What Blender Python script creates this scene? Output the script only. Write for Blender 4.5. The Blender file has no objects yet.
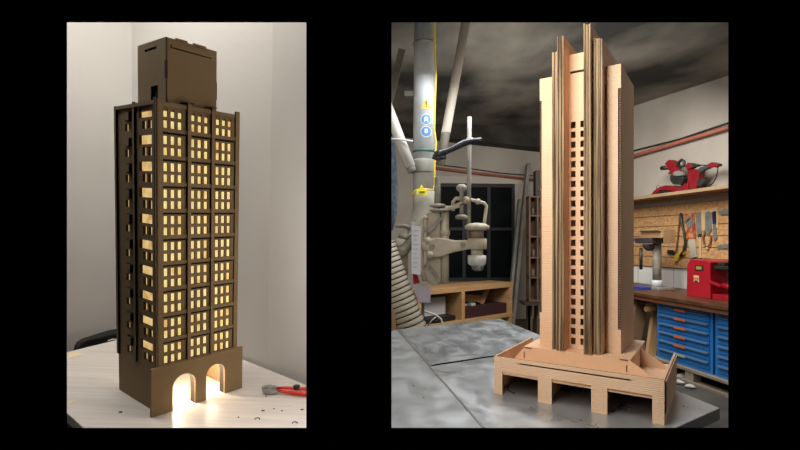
import bpy, bmesh, math, random
from mathutils import Matrix, Vector, Euler
random.seed(7)
S = bpy.context.scene
COL = S.collection
PI = math.pi
# ------------------------------------------------------------------ camera, world, lights
CAMZ = 1.35
FPX = 480.0
cam_d = bpy.data.cameras.new('camera')
cam = bpy.data.objects.new('camera', cam_d); COL.objects.link(cam)
cam_d.sensor_fit = 'HORIZONTAL'; cam_d.sensor_width = 36; cam_d.lens = 36*FPX/800
cam_d.shift_y = 16/800
cam_d.clip_start = 0.02
cam.location = (0, 0, CAMZ); cam.rotation_euler = (PI/2, 0, 0)
S.camera = cam
w = bpy.data.worlds.new('world'); S.world = w; w.use_nodes = True
w.node_tree.nodes['Background'].inputs[0].default_value = (0, 0, 0, 1)
w.node_tree.nodes['Background'].inputs[1].default_value = 0
S.view_settings.view_transform = 'Standard'; S.view_settings.look = 'None'
S.view_settings.exposure = 0; S.view_settings.gamma = 1; S.view_settings.use_curve_mapping = False

# the room on the left stands a few degrees out of plumb with the room on the right
FLR = Matrix.Rotation(.0939, 4, 'X') @ Matrix.Rotation(.0434, 4, 'Y')
LH = 1.318                                           # eye height over the floor of the left room
FL = Matrix.Translation((0, 0, CAMZ)) @ FLR @ Matrix.Translation((0, 0, -LH))
ID = Matrix.Identity(4)

def look(o, loc, tgt):
    o.location = loc
    o.rotation_euler = (Vector(tgt)-Vector(loc)).to_track_quat('-Z', 'Y').to_euler()
def area(name, loc, tgt, sx, sy, power, col, spread=PI):
    d = bpy.data.lights.new(name, 'AREA'); d.shape = 'RECTANGLE'; d.size = sx; d.size_y = sy
    d.energy = power; d.color = col; d.spread = spread
    o = bpy.data.objects.new(name, d); COL.objects.link(o); look(o, loc, tgt); return o
L1 = area('ceiling_lamp_light', (-.85, 1.22, 2.68), (-.85, 1.35, .5), 1.3, .4, 24, (1, .955, .90))
L2 = area('front_lamp_light', (.02, 1.05, 1.75), (.75, 1.75, 1.3), .35, 1.3, 17.5, (1, .95, .90))
L3 = area('tube_lamp_light', (1.6, 4.6, 2.70), (1.6, 6.0, .4), 2.2, .5, 86, (1, .96, .90))
L4 = area('tube_lamp_light', (.9, 2.9, 2.55), (.9, 2.7, 0), 1.5, .4, 38, (.94, .97, 1))
L5 = area('ceiling_fill_light', (1.2, 4.0, 2.1), (1.2, 4.2, 4), 2.0, 2.0, 20, (1, .97, .93))  # added fill aimed upward to brighten the ceiling, no lamp of its own
L6 = area('tower_side_fill', (2.6, 1.5, 2.2), (.9, 1.7, 1.1), .9, .9, 7, (1, .93, .86))  # added weak fill for the shaded side of the pale tower

# ------------------------------------------------------------------ materials
MATS = {}
def srgb(c):
    return tuple(((x/255)/12.92 if x/255 <= .04045 else ((x/255+.055)/1.055)**2.4) for x in c)
def mat(name, c1, c2=None, scale=8, stretch=(1, 1, 1), detail=4, rough=.6, metal=0, bump=0, bscale=None,
        bstretch=None, lo=.35, hi=.65, wave=None, spec=.5, emit=None, es=0, rough2=None, trans=0, dist=0):
    """c1,c2 sRGB 0-255; wave=(axis, scale, strength) adds flute relief"""
    if name in MATS: return MATS[name]
    m = bpy.data.materials.new(name); m.use_nodes = True; MATS[name] = m
    nt = m.node_tree; N = nt.nodes; Lk = nt.links; b = N['Principled BSDF']
    b.inputs['Base Color'].default_value = (*srgb(c1), 1)
    b.inputs['Roughness'].default_value = rough; b.inputs['Metallic'].default_value = metal
    b.inputs['Specular IOR Level'].default_value = spec
    if trans: b.inputs['Transmission Weight'].default_value = trans
    tc = N.new('ShaderNodeTexCoord')
    def noise(sc, st, dt):
        mp = N.new('ShaderNodeMapping'); mp.inputs['Scale'].default_value = st
        Lk.new(tc.outputs['Object'], mp.inputs[0])
        n = N.new('ShaderNodeTexNoise'); n.inputs['Scale'].default_value = sc; n.inputs['Detail'].default_value = dt
        Lk.new(mp.outputs[0], n.inputs['Vector']); return n
    if c2 is not None:
        n = noise(scale, stretch, detail); n.inputs['Distortion'].default_value = dist
        r = N.new('ShaderNodeValToRGB'); r.color_ramp.elements[0].position = lo; r.color_ramp.elements[1].position = hi
        r.color_ramp.elements[0].color = (*srgb(c1), 1); r.color_ramp.elements[1].color = (*srgb(c2), 1)
        Lk.new(n.outputs['Fac'], r.inputs[0]); Lk.new(r.outputs[0], b.inputs['Base Color'])
        if emit: Lk.new(r.outputs[0], b.inputs['Emission Color'])
        if rough2 is not None:
            mr = N.new('ShaderNodeMapRange'); mr.inputs[1].default_value = lo; mr.inputs[2].default_value = hi
            mr.inputs[3].default_value = rough; mr.inputs[4].default_value = rough2
            Lk.new(n.outputs['Fac'], mr.inputs[0]); Lk.new(mr.outputs[0], b.inputs['Roughness'])
    if emit:
        if c2 is None: b.inputs['Emission Color'].default_value = (*srgb(emit), 1)
        b.inputs['Emission Strength'].default_value = es
    h = None
    if bump:
        n2 = noise(bscale or scale*3, bstretch or stretch, 5)
        bp = N.new('ShaderNodeBump'); bp.inputs['Strength'].default_value = bump; bp.inputs['Distance'].default_value = .01
        Lk.new(n2.outputs['Fac'], bp.inputs['Height']); Lk.new(bp.outputs[0], b.inputs['Normal']); h = bp
    if wave:
        wv = N.new('ShaderNodeTexWave'); wv.wave_type = 'BANDS'; wv.bands_direction = wave[0]
        wv.inputs['Scale'].default_value = wave[1]; wv.inputs['Distortion'].default_value = .3
        Lk.new(tc.outputs['Object'], wv.inputs['Vector'])
        bp = N.new('ShaderNodeBump'); bp.inputs['Strength'].default_value = wave[2]; bp.inputs['Distance'].default_value = .002
        Lk.new(wv.outputs['Fac'], bp.inputs['Height'])
        if h: Lk.new(h.outputs[0], bp.inputs['Normal'])
        Lk.new(bp.outputs[0], b.inputs['Normal'])
    return m

# ------------------------------------------------------------------ mesh builder
class MB:
    def __init__(s, M=None): s.v = []; s.f = []; s.mi = []; s.sm = []; s.M = M or ID; s.m = 0
    def add(s, vs, fs, smooth=False, mis=None):
        b = len(s.v); s.v += [s.M @ Vector(p) for p in vs]
        for k, f in enumerate(fs):
            s.f.append([b+i for i in f]); s.mi.append(mis[k] if mis else s.m); s.sm.append(smooth)
        return s
    def box(s, x0, x1, y0, y1, z0, z1, mis=None):
        vs = [(x, y, z) for z in (z0, z1) for y in (y0, y1) for x in (x0, x1)]
        return s.add(vs, [(0, 2, 3, 1), (4, 5, 7, 6), (0, 1, 5, 4), (2, 6, 7, 3), (0, 4, 6, 2), (1, 3, 7, 5)], mis=mis)  # bottom top front back left right
    def obox(s, a, b, wd, ht, up=(0, 0, 1)):
        """bar from a to b, wd across, ht along up"""
        a = Vector(a); b = Vector(b); d = (b-a).normalized(); up = Vector(up)
        sd = d.cross(up).normalized(); u2 = sd.cross(d).normalized()
        vs = []
        for p in (a, b):
            for i, j in ((-1, -1), (1, -1), (1, 1), (-1, 1)): vs.append(p + sd*wd/2*i + u2*ht/2*j)
        return s.add(vs, [(3, 2, 1, 0), (4, 5, 6, 7), (0, 1, 5, 4), (1, 2, 6, 5), (2, 3, 7, 6), (3, 0, 4, 7)])
    def prism(s, pts, off):
        """closed 3D polygon pts extruded by vector off"""
        n = len(pts); off = Vector(off); pts = [Vector(p) for p in pts]
        return s.add(pts+[p+off for p in pts], [tuple(range(n))[::-1], tuple(range(n, 2*n))] + [(i, (i+1) % n, n+(i+1) % n, n+i) for i in range(n)])
    def tube(s, path, r, n=10, caps=True, rs=None):
        path = [Vector(p) for p in path]; vs = []; prev = None
        for i, p in enumerate(path):
            d = (path[min(i+1, len(path)-1)]-path[max(i-1, 0)]).normalized()
            if prev is None:
                a = d.orthogonal().normalized()
            else:
                a = (prev - d*prev.dot(d)).normalized()
            prev = a; b = d.cross(a); rr = rs[i] if rs else r
            for k in range(n):
                t = 2*PI*k/n; vs.append(p + (a*math.cos(t)+b*math.sin(t))*rr)
        fs = []
        for i in range(len(path)-1):
            for k in range(n): fs.append((i*n+k, i*n+(k+1) % n, (i+1)*n+(k+1) % n, (i+1)*n+k))
        s.add(vs, fs, True)
        if caps:
            m = len(path)-1
            s.add(vs[:n], [tuple(range(n))[::-1]]); s.add(vs[m*n:], [tuple(range(n))])
        return s
    def lathe(s, prof, c=(0, 0, 0), ax=(0, 0, 1), n=20, lobes=0, amp=0):
        """prof [(r,h)] about axis ax through c"""
        q = Vector(ax).to_track_quat('Z', 'Y').to_matrix(); c = Vector(c); vs = []
        for r, h in prof:
            for k in range(n):
                t = 2*PI*k/n; rr = r*(1+amp*math.cos(lobes*t)) if lobes else r
                vs.append(c + q @ Vector((rr*math.cos(t), rr*math.sin(t), h)))
        fs = []
        for i in range(len(prof)-1):
            for k in range(n): fs.append((i*n+k, i*n+(k+1) % n, (i+1)*n+(k+1) % n, (i+1)*n+k))
        s.add(vs, fs, True); m = len(prof)-1
        s.add(vs[:n], [tuple(range(n))[::-1]]); s.add(vs[m*n:], [tuple(range(n))]); return s
    def cyl(s, a, b, r, n=16): 
        a = Vector(a); b = Vector(b); return s.lathe([(r, 0), (r, (b-a).length)], a, b-a, n)
    def ball(s, c, r, n=12, sz=1):
        return s.lathe([(max(1e-4, r*math.sin(PI*i/8)), -r*sz*math.cos(PI*i/8)) for i in range(9)], c, n=n)
    def holes(s, x0, x1, z0, z1, y0, y1, rects, mis=(0, 0, 0)):
        """panel in xz, front at y0, back at y1, rectangular openings; mis=(front, back, edges)"""
        r5 = lambda t: round(t, 5)
        xs = sorted({r5(x0), r5(x1)} | {r5(r[0]) for r in rects} | {r5(r[1]) for r in rects})
        zs = sorted({r5(z0), r5(z1)} | {r5(r[2]) for r in rects} | {r5(r[3]) for r in rects})
        nx, nz = len(xs)-1, len(zs)-1
        def hole(i, j):
            if i < 0 or j < 0 or i >= nx or j >= nz: return True
            cx, cz = (xs[i]+xs[i+1])/2, (zs[j]+zs[j+1])/2
            return any(r[0] < cx < r[1] and r[2] < cz < r[3] for r in rects)
        idx = {}; vs = []; fs = []; ms = []
        def vt(i, j, k):
            if (i, j, k) not in idx: idx[(i, j, k)] = len(vs); vs.append((xs[i], (y0, y1)[k], zs[j]))
            return idx[(i, j, k)]
        for i in range(nx):
            for j in range(nz):
                if hole(i, j): continue
                fs.append((vt(i, j, 0), vt(i+1, j, 0), vt(i+1, j+1, 0), vt(i, j+1, 0))); ms.append(mis[0])
                fs.append((vt(i, j, 1), vt(i, j+1, 1), vt(i+1, j+1, 1), vt(i+1, j, 1))); ms.append(mis[1])
                for di, dj, a, b in ((-1, 0, (i, j), (i, j+1)), (1, 0, (i+1, j+1), (i+1, j)), (0, -1, (i+1, j), (i, j)), (0, 1, (i, j+1), (i+1, j+1))):
                    if hole(i+di, j+dj):
                        fs.append((vt(*a, 0), vt(*b, 0), vt(*b, 1), vt(*a, 1))); ms.append(mis[2])
        return s.add(vs, fs, mis=ms)

F = ID                                   # current frame: coordinates of builders are given in it
def setF(M):
    global F; F = M
def tag(o, label=None, cat=None, group=None, kind=None):
    if label: o['label'] = label
    if cat: o['category'] = cat
    if group: o['group'] = group
    if kind: o['kind'] = kind
    return o
def emp(name, loc, label, cat, group=None, kind=None):
    o = bpy.data.objects.new(name, None); COL.objects.link(o); o.empty_display_size = .05
    o.matrix_world = F @ Matrix.Translation(Vector(loc)); return tag(o, label, cat, group, kind)
def mesh_obj(name, mb, mats, M, parent=None, bevel=0):
    inv = M.inverted() @ F
    me = bpy.data.meshes.new(name); me.from_pydata([inv @ v for v in mb.v], [], mb.f)
    for m in (mats if isinstance(mats, (list, tuple)) else [mats]): me.materials.append(m)
    me.polygons.foreach_set('material_index', mb.mi); me.polygons.foreach_set('use_smooth', mb.sm)
    bm = bmesh.new(); bm.from_mesh(me); bmesh.ops.remove_doubles(bm, verts=bm.verts, dist=1e-6)
    bmesh.ops.recalc_face_normals(bm, faces=bm.faces); bm.to_mesh(me); bm.free()
    o = bpy.data.objects.new(name, me); COL.objects.link(o)
    if bevel:
        b = o.modifiers.new('bevel', 'BEVEL'); b.width = bevel; b.segments = 2; b.limit_method = 'ANGLE'; b.angle_limit = math.radians(40)
    if parent is not None: o.parent = parent
    else: o.matrix_world = M
    return o
WM = {}
def wm(o):
    M = o.matrix_basis.copy(); p = o.parent
    while p is not None: M = p.matrix_basis @ M; p = p.parent
    return M
def part(name, mb, mats, parent, bevel=0, label=None, kind=None):
    o = mesh_obj(name, mb, mats, wm(parent), parent, bevel)
    if label: o['label'] = label
    if kind: o['kind'] = kind
    return o
def one(name, mb, mats, label, cat, group=None, bevel=0, kind=None):
    xs = [v.x for v in mb.v]; ys = [v.y for v in mb.v]; zs = [v.z for v in mb.v]
    M = F @ Matrix.Translation(((min(xs)+max(xs))/2, (min(ys)+max(ys))/2, min(zs)))
    return tag(mesh_obj(name, mb, mats, M, None, bevel), label, cat, group, kind)
def struct(name, mb, mats, bevel=0, parent=None):
    if parent is not None: return part(name, mb, mats, parent, bevel)
    return tag(mesh_obj(name, mb, mats, F, None, bevel), kind='structure')

def ray(u, v): return Vector(((u-400)/FPX, 1, -(v-241)/FPX))
def P(u, v, y):                              # point at depth y on a sight line
    r = ray(u, v); return Vector((r.x*y, y, CAMZ + r.z*y))
def onz(u, v, z):                            # on the horizontal plane z (right room)
    r = ray(u, v); return Vector((0, 0, CAMZ)) + r*((z-CAMZ)/r.z)
def onL(u, v, z):                            # on plane z of the left room, left-room coordinates
    r = FLR.to_3x3().transposed() @ ray(u, v); return Vector((0, 0, LH)) + r*((z-LH)/r.z)
def onplane(u, v, p0, n):
    r = ray(u, v); c = Vector((0, 0, CAMZ)); n = Vector(n); return c + r*((Vector(p0)-c).dot(n)/r.dot(n))

# ------------------------------------------------------------------ black wall between viewer and the two rooms
black = mat('matt_black_paint', (0, 0, 0), rough=1, spec=0)
mb = MB()
YN, YF, SP = .93, .95, .03
def grid_wall(mb, xs, zs, y, flip):
    for i in range(len(xs)-1):
        for j in range(len(zs)-1):
            if j == 1 and i in (1, 3): continue
            q = [(xs[i], y, zs[j]), (xs[i+1], y, zs[j]), (xs[i+1], y, zs[j+1]), (xs[i], y, zs[j+1])]
            mb.add(q, [(0, 1, 2, 3)])
k = YN/FPX
xn = [-2.6, (67-400)*k, (306.3-400)*k, (391.5-400)*k, (728.3-400)*k, 4.6]
zn = [-.35, CAMZ-(427.8-241)*k, CAMZ-(22.4-241)*k, 3.6]
xf = [xn[0], xn[1]-SP, xn[2]+SP, xn[3]-SP, xn[4]+SP, xn[5]]; zf = [zn[0], zn[1]-SP, zn[2]+SP, zn[3]]
grid_wall(mb, xn, zn, YN, 0); grid_wall(mb, xf, zf, YF, 1)
for a in (1, 3):
    c4 = [(a, 1), (a+1, 1), (a+1, 2), (a, 2)]
    for q in range(4):
        (i, j), (i2, j2) = c4[q], c4[(q+1) % 4]
        mb.add([(xn[i], YN, zn[j]), (xn[i2], YN, zn[j2]), (xf[i2], YF, zf[j2]), (xf[i], YF, zf[j])], [(0, 1, 2, 3)])
xo, zo = (xn[0], xn[-1]), (zn[0], zn[-1])
mb.add([(xo[0], YN, zo[0]), (xo[1], YN, zo[0]), (xo[1], YN, zo[1]), (xo[0], YN, zo[1]), (xo[0], YF, zo[0]), (xo[1], YF, zo[0]), (xo[1], YF, zo[1]), (xo[0], YF, zo[1])],
       [(0, 1, 5, 4), (1, 2, 6, 5), (2, 3, 7, 6), (3, 0, 4, 7)])
struct('wall_front', mb, black)

# =================================================================== LEFT ROOM
setF(FL)
plaster = mat('greige_plaster', (198, 194, 188), (205, 201, 195), scale=1.2, rough=.85, bump=.05, bscale=60)
wood_floor = mat('green_grey_floor', (96, 98, 84), (112, 112, 96), scale=3, rough=.6)
def wallseg(name, pts, z0, z1, th, m):
    """vertical wall through the plan polyline pts; thickness away to the left of travel"""
    mb = MB()
    for (a, b) in zip(pts[:-1], pts[1:]):
        a = Vector((*a, 0)); b = Vector((*b, 0)); d = (b-a).normalized(); n = Vector((-d.y, d.x, 0))*th
        mb.prism([(a.x, a.y, z0), (b.x, b.y, z0), (b.x, b.y, z1), (a.x, a.y, z1)], n)
    return struct(name, mb, m)
TT = .75                                                   # table top height
e0, e1 = onL(242, 358.9, TT), onL(306, 384.6, TT)          # the table edge along the wall
du = Vector((e1.x-e0.x, e1.y-e0.y)).normalized(); dn = Vector((-du.y, du.x))   # dn points to the wall
def along(t, off=0): q = Vector((e0.x, e0.y)) + du*t + dn*off; return (q.x, q.y)
ZT = 2.75
def t_at_px(u, off):                                        # where the wall line crosses an image column at eye level
    lo, hi = -2.5, 1.0
    for _ in range(50):
        mid = (lo+hi)/2; q = along(mid, off); w_ = FL @ Vector((q[0], q[1], LH))
        if w_.x/w_.y*FPX+400 < u: lo = mid
        else: hi = mid
    return lo
tA, tB = t_at_px(133, .012), t_at_px(270, .012)
A_, B_ = along(tA, .012), along(tB, .012)
lw = (A_[0]-dn.x*1.5-du.x*.25, A_[1]-dn.y*1.5-du.y*.25)
wallseg('wall_back', [B_, A_], 0, ZT, -.05, plaster)
wallseg('wall_left', [A_, lw], 0, ZT, -.05, plaster)
lw2 = (lw[0]+.0, 1.1)
ang = math.radians(11); d2 = Vector((du.x*math.cos(ang)-du.y*math.sin(ang), du.x*math.sin(ang)+du.y*math.cos(ang)))
R_ = (B_[0]+d2.x*.30, B_[1]+d2.y*.30)
wallseg('wall_right', [R_, B_], 0, ZT, -.04, plaster)
def yfr(z): return .975 + .0943*(z-LH) - .0                 # where the black wall stands, in left-room coordinates
mb = MB(); mb.prism([(R_[0], yfr(0)-.04, 0), (R_[0], R_[1], 0), (R_[0], R_[1], ZT), (R_[0], yfr(ZT)-.04, ZT)], (.03, 0, 0)); struct('wall_right', mb, plaster)
mb = MB(); mb.prism([(lw[0]-.1, .84, -.05), (R_[0]+.04, .84, -.05), (R_[0]+.04, R_[1], -.05), (A_[0], A_[1]+.2, -.05), (lw[0]-.1, A_[1]+.2, -.05)], (0, 0, .05))
struct('floor_left', mb, wood_floor)
mb = MB(); mb.prism([(lw[0]-.1, 1.08, ZT), (R_[0]+.04, 1.08, ZT), (R_[0]+.04, R_[1], ZT), (A_[0], A_[1]+.2, ZT), (lw[0]-.1, A_[1]+.2, ZT)], (0, 0, .05))
struct('ceiling_left', mb, plaster)
# baseboard along the left wall
mb = MB(); v0 = Vector((*A_, 0)); v1 = Vector((*lw, 0)); dd = (v1-v0).normalized()
mb.obox(v0+dd*.05+Vector((dd.y, -dd.x, 0))*-.008+Vector((0, 0, .04)), v1+Vector((dd.y, -dd.x, 0))*-.008+Vector((0, 0, .04)), .016, .08)
struct('baseboard_left', mb, mat('white_trim', (200, 195, 188), rough=.5))

# --- table
tw = mat('whitewashed_table_wood', (200, 192, 184), (218, 212, 206), scale=5, stretch=(1, 14, 1), detail=6, rough=.42, bump=.04, lo=.3, hi=.75)
dark = mat('dark_edge', (48, 42, 36), rough=.7)
q1 = onL(67, 352, TT); q2 = onL(118, 339.5, TT); q3 = onL(67, 413, TT); q4 = onL(86, 430, TT)
def isect(a, b, c, d):
    a, b, c, d = [Vector((p[0], p[1])) for p in (a, b, c, d)]
    r = b-a; s_ = d-c; t = ((c-a).x*s_.y-(c-a).y*s_.x)/(r.x*s_.y-r.y*s_.x); return a+r*t
cBack = isect(q1, q2, e0, e1); cLeft = isect(q1, q2, q3, q4)
cR = isect(e0, e1, (R_[0]-.012, 0), (R_[0]-.012, 1))
cF = isect(q3, q4, (0, .935), (1, .935))
tp = [cLeft, Vector(cF), Vector((R_[0]-.012, .935)), cR, cBack]
TB = emp('table', (-.6, 1.4, 0), 'white-washed wooden table under the lit cardboard tower', 'table')
mb = MB(); mb.prism([(p.x, p.y, TT-.026) for p in tp], (0, 0, .026))
part('table_top', mb, tw, TB, bevel=.002)
mb = MB()
cc = Vector((sum(p.x for p in tp)/5, sum(p.y for p in tp)/5))
inner = [p+(cc-p)*.012 for p in tp]
mb.prism([(p.x, p.y, TT-.045) for p in inner], (0, 0, .019)); part('table_edge', mb, dark, TB, label='dark lower edge')
for p in (tp[0], tp[1], tp[3], tp[4]):
    q = p+(cc-p)*(.34 if p is tp[4] else .14); mb = MB(); mb.lathe([(.018, 0), (.028, TT-.045)], (q.x, q.y, 0)); part('leg', mb, dark, TB)

# --- black chair behind the table
CH = emp('chair', (-1.18, 2.02, 0), 'black low-backed chair behind the far edge of the table', 'chair')
blk = mat('black_plastic', (20, 18, 18), (27, 25, 24), scale=20, rough=.55)
mb = MB()
nb = 12; base = Vector((-1.26, 1.84, -.092)); cd = Vector((.44, .9, 0)).normalized(); cn = Vector((-.9, .44, 0))
prof = []
W_ = .32
for (x, z) in [(0, .60), (.0, .75), (.006, .768), (.018, .78), (.04, .786), (W_/2, .788), (W_-.04, .786), (W_-.018, .78), (W_-.006, .768), (W_, .75), (W_, .60), (W_-.03, .54), (.03, .54)]:
    prof.append(base+cd*x+cn*(-.03*(1-((x-W_/2)/(W_/2))**2)*-1)+Vector((0, 0, z)))
mb.prism(prof, -cn*.03); part('backrest', mb, blk, CH, bevel=.006)
mb = MB(); c0 = base+cd*W_/2-cn*.22
mb.prism([c0+cd*a+cn*b+Vector((0, 0, .52)) for a, b in ((-.17, -.2), (.17, -.2), (.17, .14), (.13, .19), (-.13, .19), (-.17, .14))], (0, 0, .04)); part('seat', mb, blk, CH, bevel=.01)
for a in (-.13, .13):
    for b in (-.16, .15):
        mb = MB(); p = c0+cd*a+cn*b; mb.tube([p+cd*a*.15+cn*b*.15+Vector((0, 0, .085)), p+Vector((0, 0, .53))], .011); part('leg', mb, blk, CH)
    mb = MB(); mb.tube([c0+cd*a*.8+cn*.17+Vector((0, 0, .53)), base+cd*(W_/2+a*.8)-cn*.012+Vector((0, 0, .60))], .011); part('back_support', mb, blk, CH)

# --- cardboard tower with lit windows
TM = FL @ Matrix.Translation((-.58224735, 1.15425743, TT)) @ Matrix.Rotation(.9173, 4, 'Z')
setF(TM)
W, D, H, HB = .2192, .2174, .7682, .1216
cb = mat('brown_cardboard', (130, 107, 74), (138, 114, 80), scale=6, rough=.8, wave=('X', 60, .05))
cbd = mat('burnt_cardboard_edge', (44, 31, 19), (56, 40, 26), scale=60, rough=.85)
cbs = mat('brown_cardboard_side', (130, 107, 76), (137, 113, 81), scale=6, rough=.8)
glow = mat('lit_tracing_paper', (212, 158, 84), (246, 222, 152), scale=34, stretch=(1, 1, .6), rough=.9, emit=(255, 220, 150), es=.82, lo=.25, hi=.5)
glow2 = mat('golden_tracing_paper', (204, 152, 84), (246, 214, 146), scale=40, rough=.9, emit=(255, 220, 150), es=.82, lo=.3, hi=.62)
TW = emp('cardboard_tower', (0, 0, 0), 'dark brown cardboard tower model with glowing windows on white table', 'building model')
t = .004
rects = []; sp = []
FH = .0645; ZTOP = .765
for k in range(10):
    zt = ZTOP - FH*k
    for (x0, pitch) in ((.0172, .0177), (.0866, .0178), (.1550, .0173)):
        ww = .0100
        for c in range(3):
            xa = x0+c*pitch
            for r in range(2):
                za = zt-.0130-.0205*(r+1)-.0075*r
                rects.append((xa, xa+ww, za+.0006, za+.0200))
mb = MB(); mb.holes(0, W, HB-.018, H-.004, 0, t, [r for r in rects], mis=(0, 0, 1)); part('front_panel', mb, [cb, cbd], TW)
# left face (plane x=0): strips along y
lrects = []
for k in range(10):
    zt = ZTOP - FH*k
    lrects += [(.0225, .088, zt-.0345, zt-.0115), (.0225, .0415, zt-.0615, zt-.0415), (.0505, .070, zt-.0615, zt-.0415)]
    lrects += [(.154, .164, zt-.0375, zt-.018), (.146, .165, zt-.063, zt-.0445)]
SW = Matrix(((0, 1, 0, 0), (1, 0, 0, 0), (0, 0, 1, 0), (0, 0, 0, 1)))
mb = MB(SW)
mb.holes(0, D, 0, H-.004, 0, .007, lrects, mis=(0, 0, 1)); part('side_panel', mb, [cbs, cbd], TW)
mb = MB(); mb.box(W-t, W, t, D, 0, H-.004); part('side_panel', mb, cbs, TW)
mb = MB(); mb.holes(t, W-t, 0, H-.004, D-t, D, [(.03, .094, -.01, .09), (.118, .19, -.01, .09)]); part('back_panel', mb, cb, TW)
mb = MB(); mb.box(t, W-t, t, D-t, H-.02, H-.016); part('roof', mb, cb, TW)
mb = MB(); mb.box(.008, W-t, t, D-t, HB-.016, HB-.013); part('inner_deck', mb, cb, TW)
# paper lining (lit)
mb = MB(); mb.box(.010, W-.010, .0062, .0066, HB-.012, H-.022); part('window_paper', mb, glow, TW, label='glowing yellow paper behind the windows')
mb = MB(); mb.box(.0075, .0079, .008, .106, HB-.012, H-.022); part('window_paper', mb, glow2, TW, label='glowing golden paper behind the side windows')
mb = MB(); mb.box(.0082, .0086, .1515, .205, HB-.012, H-.022); part('window_shade_sheet', mb, mat('window_shade_dark', (14, 11, 8), rough=1), TW)  # added dark sheet, paints shade into the left of the small windows
mb = MB(); mb.box(.0072, .0075, .1600, .1680, HB-.012, H-.022); part('window_paper', mb, glow, TW, label='glowing paper behind the small side windows')
# raised pilasters
for (x0, x1, z0, z1, pr) in ((-.006, .0120, HB-.004, H+.002, .006), (.0740, .0830, HB-.004, H+.006, .008), (.1385, .1465, HB-.004, H+.006, .008), (.2095, .2215, HB-.004, H+.006, .006)):
    mb = MB(); mb.box(x0, x1, -pr, 0, z0, z1, mis=[1, 1, 0, 0, 1, 1]); part('pilaster', mb, [cb, cbd], TW)
for (y0, y1, z0, z1) in ((-.006, .006, HB-.004, H+.004), (.1055, .1150, .108, H+.003), (.2085, .2185, .105, H)):
    mb = MB(); mb.box(-.0045, 0, y0, y1, z0, z1, mis=[1, 1, 1, 1, 0, 0]); part('pilaster', mb, [cbs, cbd], TW)
recess_dk = mat('recess_dark', (18, 14, 10), rough=1)  # near-black tone shared by the dark strips, plates and block
# fascias at the roof edge and raised strips between floors
mb = MB(); mb.box(.012, .2065, -.004, 0, H-.0125, H-.002, mis=[1, 1, 0, 0, 1, 1]); part('fascia', mb, [cb, cbd], TW)
mb = MB(); mb.box(-.004, 0, .006, .2085, H-.010, H-.001, mis=[1, 1, 1, 1, 0, 0]); part('fascia', mb, [cbs, cbd], TW)
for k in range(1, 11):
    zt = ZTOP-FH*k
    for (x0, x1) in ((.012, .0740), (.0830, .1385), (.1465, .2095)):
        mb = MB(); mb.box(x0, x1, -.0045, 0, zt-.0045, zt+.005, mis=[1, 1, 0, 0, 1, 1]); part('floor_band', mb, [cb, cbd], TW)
        if k < 10: mb = MB(); mb.box(x0+.003, x1-.002, -.0008, 0, zt-.0095, zt-.0046); part('floor_shadow_strip', mb, recess_dk, TW, label='painted shadow strip under the floor band')  # dark strip painting the shadow below each floor band
for k in range(10):
    zt = ZTOP-FH*k
    mb = MB(); mb.box(-.007, -.0012, .1290, .1510, zt-.0375, zt-.0175, mis=[1, 1, 1, 1, 0, 0]); part('balcony', mb, [cbs, cbd], TW)
    mb = MB(); mb.box(-.0012, 0, .1265, .1575, zt-.0395, zt-.0155); part('balcony_backing', mb, recess_dk, TW)  # flat dark plate outlining the balcony
# base with arches
def archp(x0, x1, z0, z1, arches, y):
    pts = [(x0, y, z0)]
    for (a, b, zs) in arches:
        r = (b-a)/2; c = (a+b)/2
        pts += [(a, y, z0)] + [(c-r*math.cos(PI*i/16), y, zs+r*math.sin(PI*i/16)) for i in range(17)] + [(b, y, z0)]
    return pts + [(x1, y, z0), (x1, y, z1), (x0, y, z1)]
A2 = [(.0325, .0935, .0585), (.1235, .1795, .0635)]
mb = MB(); mb.prism(archp(-.0207, .2346, 0, HB, A2, -.013), (0, .008, 0)); part('arcade_panel', mb, [cb], TW)
for (a, b, zs) in A2:                                     # tunnel lining of each arch
    r = (b-a)/2; c = (a+b)/2
    o_ = [(a-.003, 0)] + [(c-(r+.003)*math.cos(PI*i/16), zs+(r+.003)*math.sin(PI*i/16)) for i in range(17)] + [(b+.003, 0)]
    i_ = [(a, 0)] + [(c-r*math.cos(PI*i/16), zs+r*math.sin(PI*i/16)) for i in range(17)] + [(b, 0)]
    mb = MB(); mb.prism([(x, -.0045, z) for x, z in o_]+[(x, -.0045, z) for x, z in i_[::-1]], (0, .018, 0)); part('arch_lining', mb, cbd, TW)
mb = MB(); mb.box(.0082, .0086, .012, D-.006, 0, HB-.02); part('bounce_paper', mb, mat('white_bounce_paper', (236, 230, 216), rough=.9), TW, label='added white sheet brightening the base interior')  # added white sheet, bounces light to brighten the inside of the base
# roof box
bx0, bx1, by0, by1, bh = .03, .1645, .015, .159, .1570
RB = MB(); z0 = H-.016; z1 = H+bh
RB.holes(bx0+.004, bx1-.004, z0, z1-.004, by0, by0+t, [(.047, .148, z1-.0265, z1-.0235)], mis=(0, 0, 1))
rb = part('roof_house', RB, [cb, cbd], TW)
mb = MB(SW)
mb.holes(by0, by1, z0, z1-.004, bx0, bx0+t, [(.060, .120, z1-.0245, z1-.0185), (.053, .089, H-.002, H+.045)], mis=(0, 0, 1)); part('wall_sheet', mb, [cbs, cbd], rb)
mb = MB(); mb.box(bx1-t, bx1, by0, by1, z0, z1-.004); mb.box(bx0+t, bx1-t, by1-t, by1, z0, z1-.004); part('wall_sheet', mb, cb, rb)
mb = MB(); mb.box(bx0+.001, bx1-.001, by0+.001, by1-.001, z1-.008, z1-.003); mb.box(.055, .085, by0, by0+.004, z1-.008, z1+.001); mb.box(.10, .135, by0, by0+.004, z1-.008, z1+.001); part('roof_sheet', mb, cb, rb)
mb = MB()
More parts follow.
